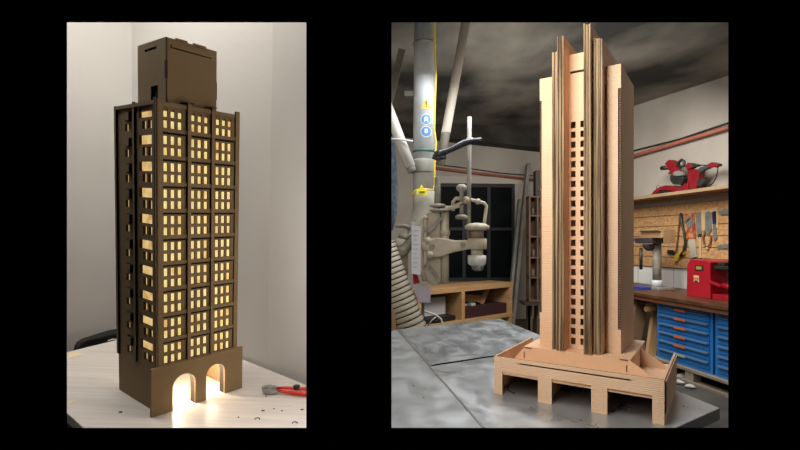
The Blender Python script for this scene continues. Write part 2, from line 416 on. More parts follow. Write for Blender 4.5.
for (za, zb) in ((z1-.1, z1-.058),): mb.box(bx0-.002, bx0+.004, by0-.002, by0+.001, za, zb); mb.box(bx1-.001, bx1+.002, by0+.001, by0+.006, H+.03, H+.075)
mb.box(.0425, .0445, by0-.002, by0, z1-.027, z1-.018)
part('joint_tab', mb, cbd, rb)
mb = MB(); mb.box(bx0+.006, bx0+.04, by0+.006, by0+.10, H-.014, H+.06); part('inner_lining', mb, mat('recess_dark', (18, 14, 10), rough=1), rb)  # solid near-black block behind the side opening
mb = MB(); mb.box(.066, .090, -.010, by0, H+.004, H+.006); mb.box(.130, .152, -.010, by0, H+.004, H+.006); part('pilaster_cap', mb, cbd, TW)
# LED lamp inside the base
LP = MB(); LP.lathe([(.012, 0), (.014, .006), (.006, .012), (.001, .013)], (.066, .055, HB-.030)); part('led_lamp', LP, mat('led_lens', (255, 225, 170), rough=.4, emit=(255, 220, 160), es=2), TW)
for (lx, ly, en) in ((.060, .050, 1.3), (.155, .050, .75)):
    d = bpy.data.lights.new('led_light', 'POINT'); d.energy = en; d.color = (1, .84, .64); d.shadow_soft_size = .012
    o = bpy.data.objects.new('led_light', d); COL.objects.link(o); o.matrix_world = TM @ Matrix.Translation((lx, ly, .078))

# --- cutters, scraps, paper on the left table
setF(FL)
def tl(u, v, z=0): return onL(u, v, TT) + Vector((0, 0, z))
red = mat('red_grip', (196, 44, 30), (206, 52, 36), scale=30, rough=.4)
steel = mat('worn_steel', (150, 146, 142), (185, 182, 178), scale=60, rough=.35, metal=.7)
CT = emp('wire_cutters', tl(285, 393), 'red-handled steel wire cutters lying beside the brown tower', 'tool')
mb = MB(); mb.tube([tl(276, 393.4, .009), tl(285, 395.0, .009), tl(295, 396, .009), tl(306, 397.2, .009), tl(318, 398.5, .009), tl(335, 399, .009)], .006, rs=[.0035, .005, .0062, .0066, .0066, .005]); part('handle', mb, red, CT)
mb = MB(); mb.tube([tl(276, 391.0, .009), tl(286, 391.0, .009), tl(296, 391.4, .009), tl(308, 391.8, .009), tl(318, 392.5, .009)], .0055, rs=[.0035, .0045, .0052, .0052, .005]); part('handle', mb, red, CT)
mb = MB(); mb.prism([tl(261.5, 391.8, .005), tl(263, 389.8, .005), tl(270, 389.0, .005), tl(277, 390.4, .005), tl(277, 392.2, .005), tl(268, 392.0, .005)], (0, 0, .009)); part('jaw', mb, steel, CT, bevel=.001)
mb = MB(); mb.prism([tl(262, 393.4, .003), tl(268, 392.2, .003), tl(277, 392.4, .003), tl(278, 394.6, .003), tl(272, 395.4, .003), tl(264, 395, .003)], (0, 0, .008)); part('jaw', mb, steel, CT, bevel=.001)
mb = MB(); mb.lathe([(.004, 0), (.010, .002), (.010, .011), (.004, .014)], tl(296.5, 391.2, .005), n=14); part('lock_knob', mb, blk, CT, label='black knob')
mb = MB(); pts_o = [tl(281+i*2.0, 407.2-3.4*math.sin(PI*(i/9)*.55+.35)+i*.05, .0006) for i in range(8)]; pts_i = [p+Vector((.001, -.006-.001*i, 0)) for i, p in enumerate(pts_o)]
mb.prism(pts_o+pts_i[::-1], (0, 0, .0012)); one('paper_offcut', mb, mat('white_paper', (215, 212, 205), rough=.8), 'thin curved white paper offcut in front of the red cutters', 'offcut')
scr = mat('scrap_brown', (48, 36, 28), rough=.9)
sl = [((263, 411), 'bar', 'small dark scrap left of the curled white paper'), ((274, 409), 'dot', 'tiny dark crumb just left of white paper'), ((302, 410), 'bar', 'dark sliver right of the curled white paper'),
      ((257.5, 419), 'arc', 'small dark arched scrap at front left of paper'), ((295, 423), 'arc', 'small dark arched scrap at front right of paper'), ((263.5, 429), 'dot', 'dark scrap at the front edge of the view'), ((238.5, 417.5), 'dot', 'dark crumb in front of the right arch'),
      ((120.5, 412.5), 'bar', 'small dark scrap left of the cardboard tower'), ((266, 396.5), 'dot', 'dark crumb beneath the cutter jaws'), ((282, 411), 'dot', 'dark crumb in front of the curled paper')]
for (p, kd, lb) in sl:
    mb = MB(); c = tl(*p)
    if kd == 'bar': mb.obox(c+Vector((-.004, 0, .001)), c+Vector((.004, .001, .001)), .003, .002)
    elif kd == 'dot': mb.prism([c+Vector((-.002, -.001, 0)), c+Vector((.002, -.002, 0)), c+Vector((.0015, .002, 0))], (0, 0, .002))
    else: mb.tube([c+Vector((-.006, -.004, .001)), c+Vector((-.005, .002, .001)), c+Vector((0, .005, .001)), c+Vector((.005, .002, .001)), c+Vector((.006, -.003, .001))], .0012, n=6)
    one('cardboard_scrap', mb, scr, lb, 'scrap', 'cardboard scraps on the left table')
tape = mat('masking_tape', (226, 208, 172), rough=.7)
mb = MB(); mb.prism([tl(64, 355.5), tl(75, 351.5), tl(79, 353), tl(84, 354), tl(75, 356.5), tl(66, 358.5)], (0, 0, .0006)); one('tape_strip', mb, tape, 'cream tape strip at the far left corner of table', 'tape')
mb = MB(); mb.prism([tl(66, 402), tl(75, 399.5), tl(76, 401.5), tl(67, 404)], (0, 0, .0006)); one('tape_strip', mb, tape, 'cream tape strip near the front left table edge', 'tape')
# white cable end by the tower's foot
mb = MB(); mb.tube([tl(108, 341.5, .002), tl(112, 339.8, .002), tl(116, 339.8, .002), tl(121, 341.5, .002)], .0018, n=8); one('white_cable', mb, mat('white_cable_plastic', (220, 215, 205), rough=.5), 'thin white cable at the back table edge by tower', 'cable')

# =================================================================== RIGHT ROOM
setF(ID)
wallp = mat('dusty_white_wall', (164, 156, 146), (180, 173, 163), scale=1.3, detail=6, rough=.9, bump=.1, bscale=14)
conc = mat('stained_concrete_ceiling', (40, 40, 37), (126, 121, 110), scale=.75, stretch=(1.3, .7, 1), detail=9, rough=.95, bump=.3, bscale=6, lo=.40, hi=.60)
floorc = mat('dark_concrete_floor', (52, 50, 47), (84, 80, 74), scale=3, detail=6, rough=.8)
def wx(y): return 4.483-.202*y                             # right wall plan
YB0, YB1 = 8.1, 8.38                                       # back wall runs (-.75,YB0)-(2.79,YB1)
def wbox(pts, z0, z1, off):                                # plan segment extruded
    mb = MB(); (a, b) = pts
    mb.prism([(a[0], a[1], z0), (b[0], b[1], z0), (b[0], b[1], z1), (a[0], a[1], z1)], off); return mb
# back wall with a real window hole
bw = Vector((2.79+.75, YB1-YB0, 0)); bl = bw.length; bd = bw.normalized(); bn = Vector((-bd.y, bd.x, 0))
BW = Matrix(((bd.x, bn.x, 0, -.75), (bd.y, bn.y, 0, YB0), (0, 0, 1, 0), (0, 0, 0, 1)))
wp0 = onplane(437.5, 182, (-.75, YB0, 0), bn); wp1 = onplane(515, 281, (-.75, YB0, 0), bn)
wx0 = (wp0-Vector((-.75, YB0, 0))).dot(bd); wx1 = (wp1-Vector((-.75, YB0, 0))).dot(bd); wz0, wz1 = wp1.z, wp0.z-.02
mb = MB(BW); mb.holes(-.1, bl+.1, 0, 3.5, 0, .16, [(wx0, wx1, wz0, wz1)]); struct('wall_back', mb, wallp)
a_ = (wx(.9), .9); b_ = (wx(8.42), 8.42)
struct('wall_right', wbox((a_, b_), 0, 3.5, (.15, .03, 0)), wallp)
struct('wall_left', wbox(((-.045, .95), (-.75, 8.12)), 0, 3.5, (-.06, 0, 0)), wallp)
mb = MB(); mb.prism([(-.10, .95, -.05), (4.5, .95, -.05), (2.95, 8.6, -.05), (-.85, 8.3, -.05)], (0, 0, .05)); struct('floor', mb, floorc)
def cz(y): return CAMZ+1.44+.06*y
mb = MB(); mb.prism([(-.10, .95, cz(.95)), (4.5, .95, cz(.95)), (2.95, 8.6, cz(8.6)), (-.85, 8.3, cz(8.3))], (0, 0, .12)); struct('ceiling', mb, conc)
# downstand beam over the back wall
mb = MB(); q0 = onplane(425, 139.5, (-.75, YB0-.02, 0), bn); q1 = onplane(540, 152, (-.75, YB0-.02, 0), bn)
sl_ = (q1.z-q0.z)/(q1.x-q0.x)
xa, xb = -.72, 2.82
za, zb = q0.z+(xa-q0.x)*sl_, q0.z+(xb-q0.x)*sl_
def by(x): return YB0+(x+.75)*(YB1-YB0)/3.54
mb.prism([(xa, by(xa), za), (xb, by(xb), zb), (xb, by(xb), 3.4), (xa, by(xa), 3.4)], (0, -.35, 0)); struct('trim_1', mb, mat('dark_concrete_beam', (44, 42, 38), (66, 63, 57), scale=3, detail=7, rough=.95))

# window in the back wall: dark panes
dglass = mat('dark_window_glass', (5, 8, 9), (11, 20, 20), scale=2, rough=.5, spec=.05)
dframe = mat('dark_window_frame', (9, 14, 15), rough=.6)
WN = emp('window_1', BW @ Vector(((wx0+wx1)/2, .02, wz0)), None, None, kind='structure')
mb = MB(BW); mb.holes(wx0, wx1, wz0, wz1, .02, .09, [(wx0+.06+i*(wx1-wx0-.05)/3, wx0+(i+1)*(wx1-wx0-.05)/3, a, b) for i in range(3) for a, b in ((wz0+.06, wz0+(wz1-wz0)*.52), (wz0+(wz1-wz0)*.52+.05, wz1-.06))]); part('window_frame', mb, dframe, WN)
mb = MB(BW); mb.box(wx0, wx1, .06, .07, wz0, wz1); part('window_glass', mb, dglass, WN)
mb = MB(BW); mb.box(wx0-.05, wx1+.05, -.06, .10, wz0-.04, wz0); part('window_sill', mb, mat('dusty_sill_wood', (120, 100, 76), rough=.8), WN)
mb = MB(BW)
struct('trim_2', mb.box(wx0-.12, wx1+.12, -.012, .0, wz1, wz1+.12), mat('pale_lintel_plaster', (186, 178, 168), rough=.9))

# pipes along the walls
redp = mat('dull_red_paint', (150, 82, 62), (168, 98, 76), scale=12, rough=.6)
def onback(u, v, off=0): return onplane(u, v, (-.75+bn.x*-off, YB0-bn.y*off, 0), bn)
wn = Vector((-.98, -.198, 0)).normalized()
WP0 = Vector((3.435, 5.19, 0))
def onwall(u, v, off=0): return onplane(u, v, WP0+wn*off, wn)
mb = MB(); mb.tube([onback(425, 166.5, .06), onback(470, 172.3, .06), onback(536, 180, .06)], .022); one('heating_pipe', mb, redp, 'dull red pipe running above the dark window', 'pipe', bevel=0)
mb = MB(); mb.tube([onwall(560, 178, .06), onwall(634, 155.6, .06), onwall(760, 118, .06)], .023); one('heating_pipe', mb, redp, 'dull red pipe along the right wall above the shelf', 'pipe')
cabm = mat('black_cable', (38, 34, 32), rough=.5)
mb = MB(); mb.tube([onwall(560, 170, .03), onwall(634, 150.5, .03), onwall(680, 139, .03), onwall(760, 112, .03)], .009, n=6); one('wall_cable', mb, cabm, 'thin dark cable just above the red pipe on right wall', 'cable')
mb = MB(); mb.tube([onback(425, 163, .03), onback(470, 168.5, .03), onback(500, 173, .03), onback(536, 176, .03)], .008, n=6); one('wall_cable', mb, cabm, 'thin dark cable above the red pipe over the window', 'cable')

# --- saw table (cast iron)
ZS = CAMZ-.4832
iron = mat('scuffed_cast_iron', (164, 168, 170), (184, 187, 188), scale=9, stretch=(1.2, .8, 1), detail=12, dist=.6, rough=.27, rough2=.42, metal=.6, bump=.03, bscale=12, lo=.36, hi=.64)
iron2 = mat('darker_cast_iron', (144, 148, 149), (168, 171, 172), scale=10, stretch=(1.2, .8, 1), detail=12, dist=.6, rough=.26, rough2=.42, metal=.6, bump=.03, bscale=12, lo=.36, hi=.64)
def tz(u, v): p = onz(u, v, ZS); return Vector((p.x, p.y))
sA, sB = tz(397, 329.5), tz(483, 427)                     # seam between the sliding table and the main table
bk = tz(450, 323.6); bc = tz(500, 318.6); rf = tz(720, 408); ff = tz(675, 428)
g0, g1 = tz(425, 366.5), tz(494, 356)
sd = (sB-sA).normalized(); sE = isect(sA, sB, (0, .98), (1, .98))
gR = isect(g0, g1, bc, rf); gL = isect(g0, g1, sA, sB)
fE = isect(rf, ff, (0, .98), (1, .98))
ST = emp('panel_saw', (.45, 1.9, 0), 'grey cast-iron saw table carrying the pale cardboard tower', 'machine')
def plate(name, pts, m, th=.035, **k):
    mb = MB(); mb.prism([(p[0], p[1], ZS-th) for p in pts], (0, 0, th)); return part(name, mb, m, ST, bevel=.002, **k)
n_ = Vector((-sd.y, sd.x))*-.003
gd = (gR-gL).normalized(); gn = Vector((-gd.y, gd.x))*.006
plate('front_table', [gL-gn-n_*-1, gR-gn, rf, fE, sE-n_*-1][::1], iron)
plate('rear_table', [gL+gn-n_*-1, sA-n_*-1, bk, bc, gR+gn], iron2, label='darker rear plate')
slp = [sA+n_, sE+n_]
plate('sliding_table', [slp[0], slp[1], Vector((-.055, .98)), Vector((-.115, 2.45))], iron)
mb = MB(); mb.prism([(p[0], p[1], ZS-.005) for p in (sA-n_*.9, sE-n_*.9, sE+n_*.9, sA+n_*.9)], (0, 0, .0065)); part('guide_rail', mb, mat('bright_rail', (190, 192, 190), rough=.25, metal=.8), ST, label='bright metal rail in the seam')
mb = MB(); w_ = Vector((-sd.y, sd.x)); w_ = w_ if w_.x > 0 else -w_; a0 = sA+(gL-sA)*.02; b0 = gL
mb.prism([(p.x, p.y, ZS-.004) for p in (a0+w_*.001, b0+w_*.001, b0+w_*.016, a0+w_*.022)], (0, 0, .0055)); part('edge_rail', mb, mat('bright_rail', (190, 192, 190)), ST, label='bright worn edge strip')
mb = MB(); gp = Vector((-gd.y, gd.x))*.0072
mb.prism([(p.x, p.y, ZS-.02) for p in (gL-gp+w_*.004, gR-gp, gR+gp, gL+gp+w_*.004)], (0, 0, .0212)); part('joint_strip', mb, mat('black_gap', (10, 10, 10), rough=1, spec=0), ST, label='black joint between the plates')
body = mat('machine_grey_green', (70, 76, 72), (84, 90, 86), scale=6, rough=.5)
mb = MB(); mb.prism([(.05, 1.25, .08), (.62, 1.45, .08), (.72, 1.9, .08), (.52, 2.75, .08), (.18, 2.55, .08), (.02, 2.0, .08)], (0, 0, ZS-.115)); part('base_cabinet', mb, body, ST, bevel=.01)
mb = MB(); mb.prism([(.08, 1.3, 0), (.6, 1.5, 0), (.5, 2.7, 0), (.1, 2.4, 0)], (0, 0, .08)); part('plinth', mb, dark, ST)
mb = MB()
for i in range(2): mb.obox(tuple(gL+gd*.03+Vector((0, -.02-i*.01)))+(ZS-.02,), tuple(gL+gd*.06+Vector((0, -.02-i*.01)))+(ZS-.02,), .004, .01)
part('rail_catch', mb, dark, ST)

# --- pale cardboard tower
RT = Matrix.Translation((.6904, 1.5, CAMZ-.3531)) @ Matrix.Rotation(-.5914, 4, 'Z')
setF(RT)
SD = .1301
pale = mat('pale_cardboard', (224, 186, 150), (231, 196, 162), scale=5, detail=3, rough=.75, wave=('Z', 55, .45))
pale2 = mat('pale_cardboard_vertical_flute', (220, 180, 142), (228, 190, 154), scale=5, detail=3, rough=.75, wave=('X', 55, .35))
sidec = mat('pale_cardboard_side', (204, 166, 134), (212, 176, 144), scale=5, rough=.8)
edgec = mat('stacked_cardboard_edge', (76, 60, 42), (176, 152, 116), scale=9, stretch=(16, 16, .35), detail=5, rough=.85, bump=.5, bscale=40, bstretch=(1, 1, .3), lo=.36, hi=.66)
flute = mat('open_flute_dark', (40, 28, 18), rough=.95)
PT = emp('cardboard_tower', (0, 0, -SD), 'tall pale cardboard tower model with ribbed fins on grey saw table', 'building model')
TWD, TD, THT = .2557, .262, .9072
XL, XR, YF_, HBs = -.3368, .1373, -.2022, .1194
zb_ = -SD
# body
th = .005
mb = MB()
mb.prism([(-TWD, 0, 0), (-.195, 0, 0), (-.195, 0, THT), (-TWD, 0, THT), (-TWD, 0, THT-.075), (-TWD+.007, 0, THT-.075), (-TWD+.007, 0, .11), (-TWD, 0, .11)], (0, th, 0)); part('front_wing', mb, pale, PT)
mb = MB()
mb.prism([(0, 0, 0), (0, 0, .075), (-.009, 0, .075), (-.009, 0, THT-.075), (0, 0, THT-.075), (0, 0, THT), (-.045, 0, THT), (-.045, 0, 0)], (0, th, 0)); part('front_wing', mb, pale, PT)
mb = MB()
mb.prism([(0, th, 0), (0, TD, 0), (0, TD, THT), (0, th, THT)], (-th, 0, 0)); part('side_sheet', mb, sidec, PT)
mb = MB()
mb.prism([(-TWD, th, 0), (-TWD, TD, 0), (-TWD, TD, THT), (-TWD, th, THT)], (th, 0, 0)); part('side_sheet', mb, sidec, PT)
mb = MB(); mb.box(-TWD+th, -th, TD-th, TD, 0, THT); part('back_sheet', mb, pale, PT)
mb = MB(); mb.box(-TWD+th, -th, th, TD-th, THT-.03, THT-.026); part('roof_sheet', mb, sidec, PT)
for (x0, x1, z0, z1) in ((-.009, 0, .0755, THT-.0755), (-TWD, -TWD+.007, .1105, THT-.0755)):
    mb = MB(); nh = 96; pz = (z1-z0)/nh
    mb.holes(x0+.0003, x1, z0, z1, .0005, .006, [(x0+.0018, x1-.001, z0+pz*(i+.2), z0+pz*(i+.72)) for i in range(nh)], mis=(0, 0, 1)); part('fluted_edge', mb, [mat('flute_paper', (92, 66, 46), rough=.9), flute], PT, label='dark open corrugated edge')
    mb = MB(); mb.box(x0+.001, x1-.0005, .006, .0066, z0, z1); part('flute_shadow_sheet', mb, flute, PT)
# central window panel
wr = []
for i in range(23):
    zc = None
    v = 124.6+i*9.85
    y_ = 1.575; z = (CAMZ-(v-241)*y_/FPX)-(CAMZ-.3531)
    for xa in (-.1520, -.1220): wr.append((xa, xa+.0150, z-.0105, z+.0105))
mb = MB(); mb.holes(-.160, -.098, 0, .968, 0, th, [r for r in wr]+[(-.156, -.098, .905, .913)], mis=(0, 0, 0)); part('window_panel', mb, pale2, PT)
mb = MB(); mb.box(-.155, -.099, .0052, .0065, .901, .917); part('slot_shade', mb, flute, PT, label='painted shade backing in the top slot')  # dark strip behind the top slot, stands in for its shade
# fins: stacks of corrugated sheets standing on edge, full depth
def fin_stack(x0, x1, yf, zt, n):
    wd = (x1-x0)/n
    for i in range(n):
        a = x0+i*wd; yy = yf+random.uniform(-.002, .002)+(.004 if i % 2 else 0); zz = zt+random.uniform(-.003, .002)
        mb = MB(); mb.box(a+.0005, a+wd-.0005, yy, .20, -.0005 if False else 0, zz, mis=[0, 0, 0, 0, 1, 1]); part('fin_sheet', mb, [edgec, sidec], PT)
fin_stack(-.1995, -.1800, -.050, .972, 3)
fin_stack(-.1800, -.1580, -.062, 1.012, 5)
fin_stack(-.0975, -.0745, -.066, 1.030, 5)
fin_stack(-.0705, -.0455, -.048, .985, 4)
mb = MB(); mb.box(-.0745, -.0705, -.044, .19, 0, .978, mis=[0, 0, 0, 0, 1, 1]); part('fin_sheet', mb, [edgec, sidec], PT)
mb = MB(); mb.box(-.255, .055, YF_+.0052, YF_+.0075, -.0275, -.0210); part('slot_shade', mb, flute, PT, label='painted shade backing in the long slot')  # dark backing that paints shade into the long slot
# podium: plateau, trapezoid walls, trays, parapet
PX0, PX1, PY0, PY1 = -.290, .036, -.060, .262
mb = MB(); mb.prism([(PX0, PY0, -.0045), (PX1, PY0, -.0045), (PX1, PY1, -.0045), (PX0, PY1, -.0045)], (0, 0, .004)); part('podium_deck', mb, pale2, PT)
zt_ = -.105
sb = {'s': pale2}
# inclined trapezoid in front: stands just behind the parapet
mb = MB(); mb.prism([(XL+.006, PY0-.002, -.100), (XR-.006, PY0-.002, -.100), (XR-.012, PY0-.002, -.062), (PX1, PY0-.002, -.0045), (PX0, PY0-.002, -.0045), (XL+.010, PY0-.002, -.050)], (0, .004, 0)); part('trapezoid_wall', mb, pale2, PT)
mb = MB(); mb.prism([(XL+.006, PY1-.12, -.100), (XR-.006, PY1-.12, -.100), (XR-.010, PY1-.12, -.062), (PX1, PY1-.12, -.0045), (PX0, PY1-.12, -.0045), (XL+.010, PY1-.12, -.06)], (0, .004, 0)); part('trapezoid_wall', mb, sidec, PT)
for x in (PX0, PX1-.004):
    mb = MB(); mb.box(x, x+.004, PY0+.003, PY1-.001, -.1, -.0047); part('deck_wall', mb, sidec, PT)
mb = MB(); mb.box(XL+.005, XR-.005, YF_+.005, PY1-.05, -.066, -.062); part('tray_floor', mb, pale2, PT)
ops = [(-.3095, -.1969, -.0560), (-.1557, -.0447, -.0550), (-.0022, .1089, -.0560)]
pts = [(XL, YF_, zb_)]
for a, b, zz in ops: pts += [(a, YF_, zb_), (a, YF_, zz), (b, YF_, zz), (b, YF_, zb_)]
pts += [(XR, YF_, zb_), (XR, YF_, -.0107), (XL, YF_, -.0107)]
# the parapet front as sheets around a long slot: below, above, ends
sl0, sl1, sz0, sz1 = -.2618, .0614, -.0262, -.0222
zs_ = (sz0+sz1)/2
rr = [(a, b, zb_-.001, zz) for a, b, zz in ops]+[(sl0, sl1, sz0, sz1)]
mb = MB(); mb.holes(XL, XR, zb_, -.0107, YF_, YF_+.005, rr, mis=(0, 0, 1)); part('arcade_panel', mb, [pale, mat('laser_cut_edge', (120, 84, 52), rough=.9)], PT)
EC = mat('laser_cut_edge', (120, 84, 52))
for x in (XL, XR-.005):
    mb = MB(); mb.prism([(x, YF_+.005, zb_), (x, .155, zb_), (x, .155, -.0107), (x, YF_+.005, -.0107)], (.005, 0, 0)); part('parapet_sheet', mb, sidec, PT)
    xo = x-.004 if x < 0 else x+.005
    mb = MB(); mb.prism([(xo, YF_+.010, -.10), (xo, .150, -.10), (xo, .150, -.016), (xo, YF_+.010, -.016)], (.004, 0, 0)); part('parapet_cladding', mb, sidec, PT)
mb = MB(); mb.box(XL+.005, XR-.005, .150, .155, zb_, -.07); part('back_sheet', mb, pale, PT)
for xa, xb in ((-.19, -.162), (-.038, -.009)):
    mb = MB(); mb.box((xa+xb)/2-.002, (xa+xb)/2+.002, YF_+.006, .14, zb_, -.067); part('inner_pier', mb, sidec, PT)
# joint marks
for x, z0_, z1_ in ((-.2881, -.0395, -.017), (.0256, -.038, -.0178)):
    mb = MB(); mb.box(x-.0018, x+.0018, PY0-.0028, PY0-.0018, z0_, z1_); part('joint_slot', mb, EC, PT)
for x in (-.275, .018):
    mb = MB(); mb.box(x-.012, x+.012, PY0-.0035, PY0-.0015, -.0048, -.0018); part('joint_tab', mb, EC, PT)

setF(ID)
# --- big galvanised duct with stickers, clamps and cable
galv = mat('galvanised_duct', (158, 164, 168), (224, 226, 226), scale=5, stretch=(1, 1, .5), detail=7, rough=.55, metal=.1, bump=.05, lo=.3, hi=.62)
beige = mat('dusty_beige_enamel', (158, 148, 126), (186, 176, 154), scale=9, detail=6, rough=.7, bump=.1, bscale=30)
greyd = mat('dusty_grey_metal', (112, 108, 98), (150, 145, 133), scale=10, detail=6, rough=.6, bump=.08, bscale=30)
YD = 3.4
def px(n, y): return n*y/FPX
DU = emp('dust_duct', P(424.5, 190, YD), 'wide galvanised vertical duct with stickers and a yellow cable beside it', 'duct')
mb = MB(); mb.cyl(P(424, 190, YD), P(425.2, 9.5, YD), px(11, YD), 32); part('duct_tube', mb, galv, DU)
mb = MB(); mb.lathe([(px(11.2, YD), 0), (px(12.2, YD), .015), (px(12.2, YD), px(12, YD)), (px(11.3, YD), px(14, YD))], P(423.3, 174, YD), n=32); part('collar', mb, mat('dusty_collar', (132, 130, 120), (154, 151, 140), scale=8, rough=.7), DU)
mb = MB(); mb.tube([P(424, 185, YD), P(423.5, 205, YD), P(421, 220, YD), P(414, 232, YD), P(404, 244, YD), P(396, 252, YD)], px(10, YD), n=24, rs=[px(r, YD) for r in (10.8, 10.5, 10, 9.5, 9.5, 9.5)]); part('duct_elbow', mb, mat('dusty_duct_elbow', (142, 138, 124), (172, 168, 154), scale=8, detail=6, rough=.7), DU, label='dusty beige lower elbow')
for v, m, nm in ((44.5, greyd, 'pipe_clamp'), (152, mat('green_clamp', (70, 112, 98), rough=.5), 'pipe_clamp')):
    mb = MB(); mb.lathe([(px(11.5, YD), 0), (px(12.0, YD), .003), (px(12.0, YD), .014), (px(11.5, YD), .017)], P(424.6, v+1, YD), n=32); part(nm, mb, m, DU)
def sticker(pts_, m, name, v, off=.0006):
    """wraps a flat outline (dx px, dv px from 424.6,v) on the duct front"""
    R_ = px(11, YD)+off
    mb = MB(); c = P(424.6, v, YD)
    vs = []
    for (dx, dv) in pts_:
        x = px(dx, YD); x = max(-R_*.98, min(R_*.98, x)); vs.append((c.x+x, c.y-math.sqrt(R_*R_-x*x), c.z-px(dv, YD)))
    n = len(vs); return mb, vs
def disc_sticker(cx, v, r, m, name, off, r_in=0):
    R_ = px(11, YD)+off; mb = MB(); n = 24; vs = []; cc_ = P(424.6, v, YD)
    rings = [r_in, (r+r_in)/2, r] if r_in else [0.01, r*.5, r]
    for q in rings:
        for k in range(n):
            x = px(cx-424.6+q*math.cos(2*PI*k/n), YD); z = px(q*math.sin(2*PI*k/n), YD)
            vs.append((cc_.x+x, cc_.y-math.sqrt(max(1e-6, R_*R_-x*x)), cc_.z+z))
    fs = [(i*n+k, i*n+(k+1) % n, (i+1)*n+(k+1) % n, (i+1)*n+k) for i in range(2) for k in range(n)]
    mb.add(vs, fs); return part(name, mb, m, DU)
stw = mat('sticker_white', (205, 210, 215), rough=.5); stb = mat('sticker_blue', (84, 134, 192), rough=.5); sty = mat('sticker_yellow', (214, 180, 60), rough=.5)
blk2 = mat('sticker_black', (30, 30, 30), rough=.6)
for v in (122, 134):
    disc_sticker(425.6, v, 5.6, stw, 'sticker_ring', .001); disc_sticker(425.6, v, 4.8, stb, 'sticker_disc', .0018)
def patch(cx, v, pl, m, name, off):
    R_ = px(11, YD)+off; mb = MB(); cc_ = P(424.6, v, YD); vs = []
    N_ = 6
    for (dx, dz) in pl:
        x = px(cx-424.6+dx, YD); vs.append((cc_.x+x, cc_.y-math.sqrt(R_*R_-x*x), cc_.z+px(dz, YD)))
    if len(vs) == 3: mb.add(vs, [(0, 1, 2)])
    else: mb.add(vs, [tuple(range(len(vs)))])
    return part(name, mb, m, DU)
# pictograms: head with earmuffs, head with visor
disc_sticker(425.6, 121.6, 2.0, stw, 'sticker_pictogram', .0026); patch(425.6, 125, [(-2.6, 0), (2.6, 0), (1.6, 2), (-1.6, 2)], stw, 'sticker_pictogram', .0028)
disc_sticker(425.6, 133.4, 2.2, stw, 'sticker_pictogram', .0026); patch(425.6, 133.2, [(-2.2, -.5), (2.2, -.5), (2.2, .7), (-2.2, .7)], stb, 'sticker_pictogram', .0034)
for i in range(4):                                       # triangle built in strips so it follows the round duct
    x0_, x1_ = -5.8+i*1.45*1, -5.8+(i+1)*1.45
    for s_ in (-1, 1):
        h0, h1 = (x0_+5.8)/5.8*10, (x1_+5.8)/5.8*10
        pl = [(s_*x0_, 0), (s_*x1_, 0), (s_*x1_, h1)] + ([(s_*x0_, h0)] if h0 > 0 else [])
        patch(425.6, 111.5, pl, sty, 'warning_sticker', .0014)
patch(425.6, 111.5, [(-.5, 3.2), (.5, 3.2), (.7, 7), (-.7, 7)], blk2, 'warning_mark', .003); patch(425.6, 111.5, [(-.6, 1.4), (.6, 1.4), (.6, 2.5), (-.6, 2.5)], blk2, 'warning_mark', .003)
patch(421, 28, [(-2.6, -4), (3, -4), (3, 5), (-2.6, 5)], mat('torn_blue_label', (120, 150, 180), rough=.6), 'torn_sticker', .001)

yel = mat('yellow_cable', (222, 196, 66), rough=.5)
mb = MB(); ya = 3.30
mb.tube([P(434.5, 4, ya), P(434.3, 22, ya), P(434.6, 50, ya), P(436, 75, ya), P(434.6, 110, ya), P(434, 128, ya), P(436, 142, ya), P(434.6, 165, ya), P(434.4, 185, ya), P(433, 190, ya), P(424, 189, ya-.02), P(415, 191, ya-.02), P(412, 196, ya)], px(.95, ya), n=8)
one('yellow_cable', mb, yel, 'yellow cable hanging down along the right of the duct', 'cable')
YT = emp('cable_tag', P(421.5, 195, 3.22), 'bright yellow tag tied round the duct above the machine', 'tag')
mb = MB(); mb.prism([P(416.5, 188.5, 3.24), P(427.5, 189, 3.24), P(427.2, 195.3, 3.24), P(416.8, 194.8, 3.24)], (0, .004, 0)); mb.prism([P(419.5, 188.6, 3.24), P(421.5, 184.2, 3.24), P(424, 188.8, 3.24)], (0, .004, 0)); part('tag_plate', mb, mat('yellow_plastic', (232, 214, 40), rough=.5), YT)
mb = MB(); mb.box(P(419, 0, 3.236).x, P(425, 0, 3.236).x, 3.234, 3.2365, P(0, 192.6, 3.236).z, P(0, 191.4, 3.236).z); part('tag_print', mb, blk2, YT)

mb = MB(); mb.cyl(P(440, 165, 3.55), P(466.5, 18, 3.55), px(4.6, 3.55), 20); one('slanted_duct', mb, mat('cream_plastic_duct', (172, 164, 150), (186, 178, 164), scale=6, rough=.5), 'slim cream pipe slanting behind the galvanised duct', 'duct')
WPp = emp('suction_pipe', P(409, 170, 3.3), 'white pipe slanting down to the duct at the left edge', 'duct')
mb = MB(); mb.cyl(P(410.5, 167, 3.3), P(384, 98, 3.3), px(5.4, 3.3), 20); part('pipe_tube', mb, mat('white_pipe', (196, 192, 184), (208, 204, 196), scale=6, rough=.5), WPp)
mb = MB(); mb.cyl(P(412.5, 172, 3.3), P(408.5, 162, 3.3), px(4.6, 3.3), 20); part('pipe_end', mb, greyd, WPp)
mb = MB(); mb.tube([P(385, 139, 3.25), P(397, 139, 3.25), P(405, 140, 3.25), P(413, 141.3, 3.25)], px(.9, 3.25), n=8); one('tie_rod', mb, stw, 'thin white rod running from the left edge to the duct', 'rod')
# grey blue filter bag
mb = MB(); mb.lathe([(.03, -.33), (.10, -.31), (.13, -.2), (.14, 0), (.13, .22), (.11, .36), (.04, .40)], P(380, 190, 3.7), n=28); one('filter_bag', mb, mat('blue_grey_felt', (84, 94, 110), (118, 128, 142), scale=30, rough=.95, bump=.5, bscale=120), 'blue-grey felt filter bag hanging at the left edge', 'bag')
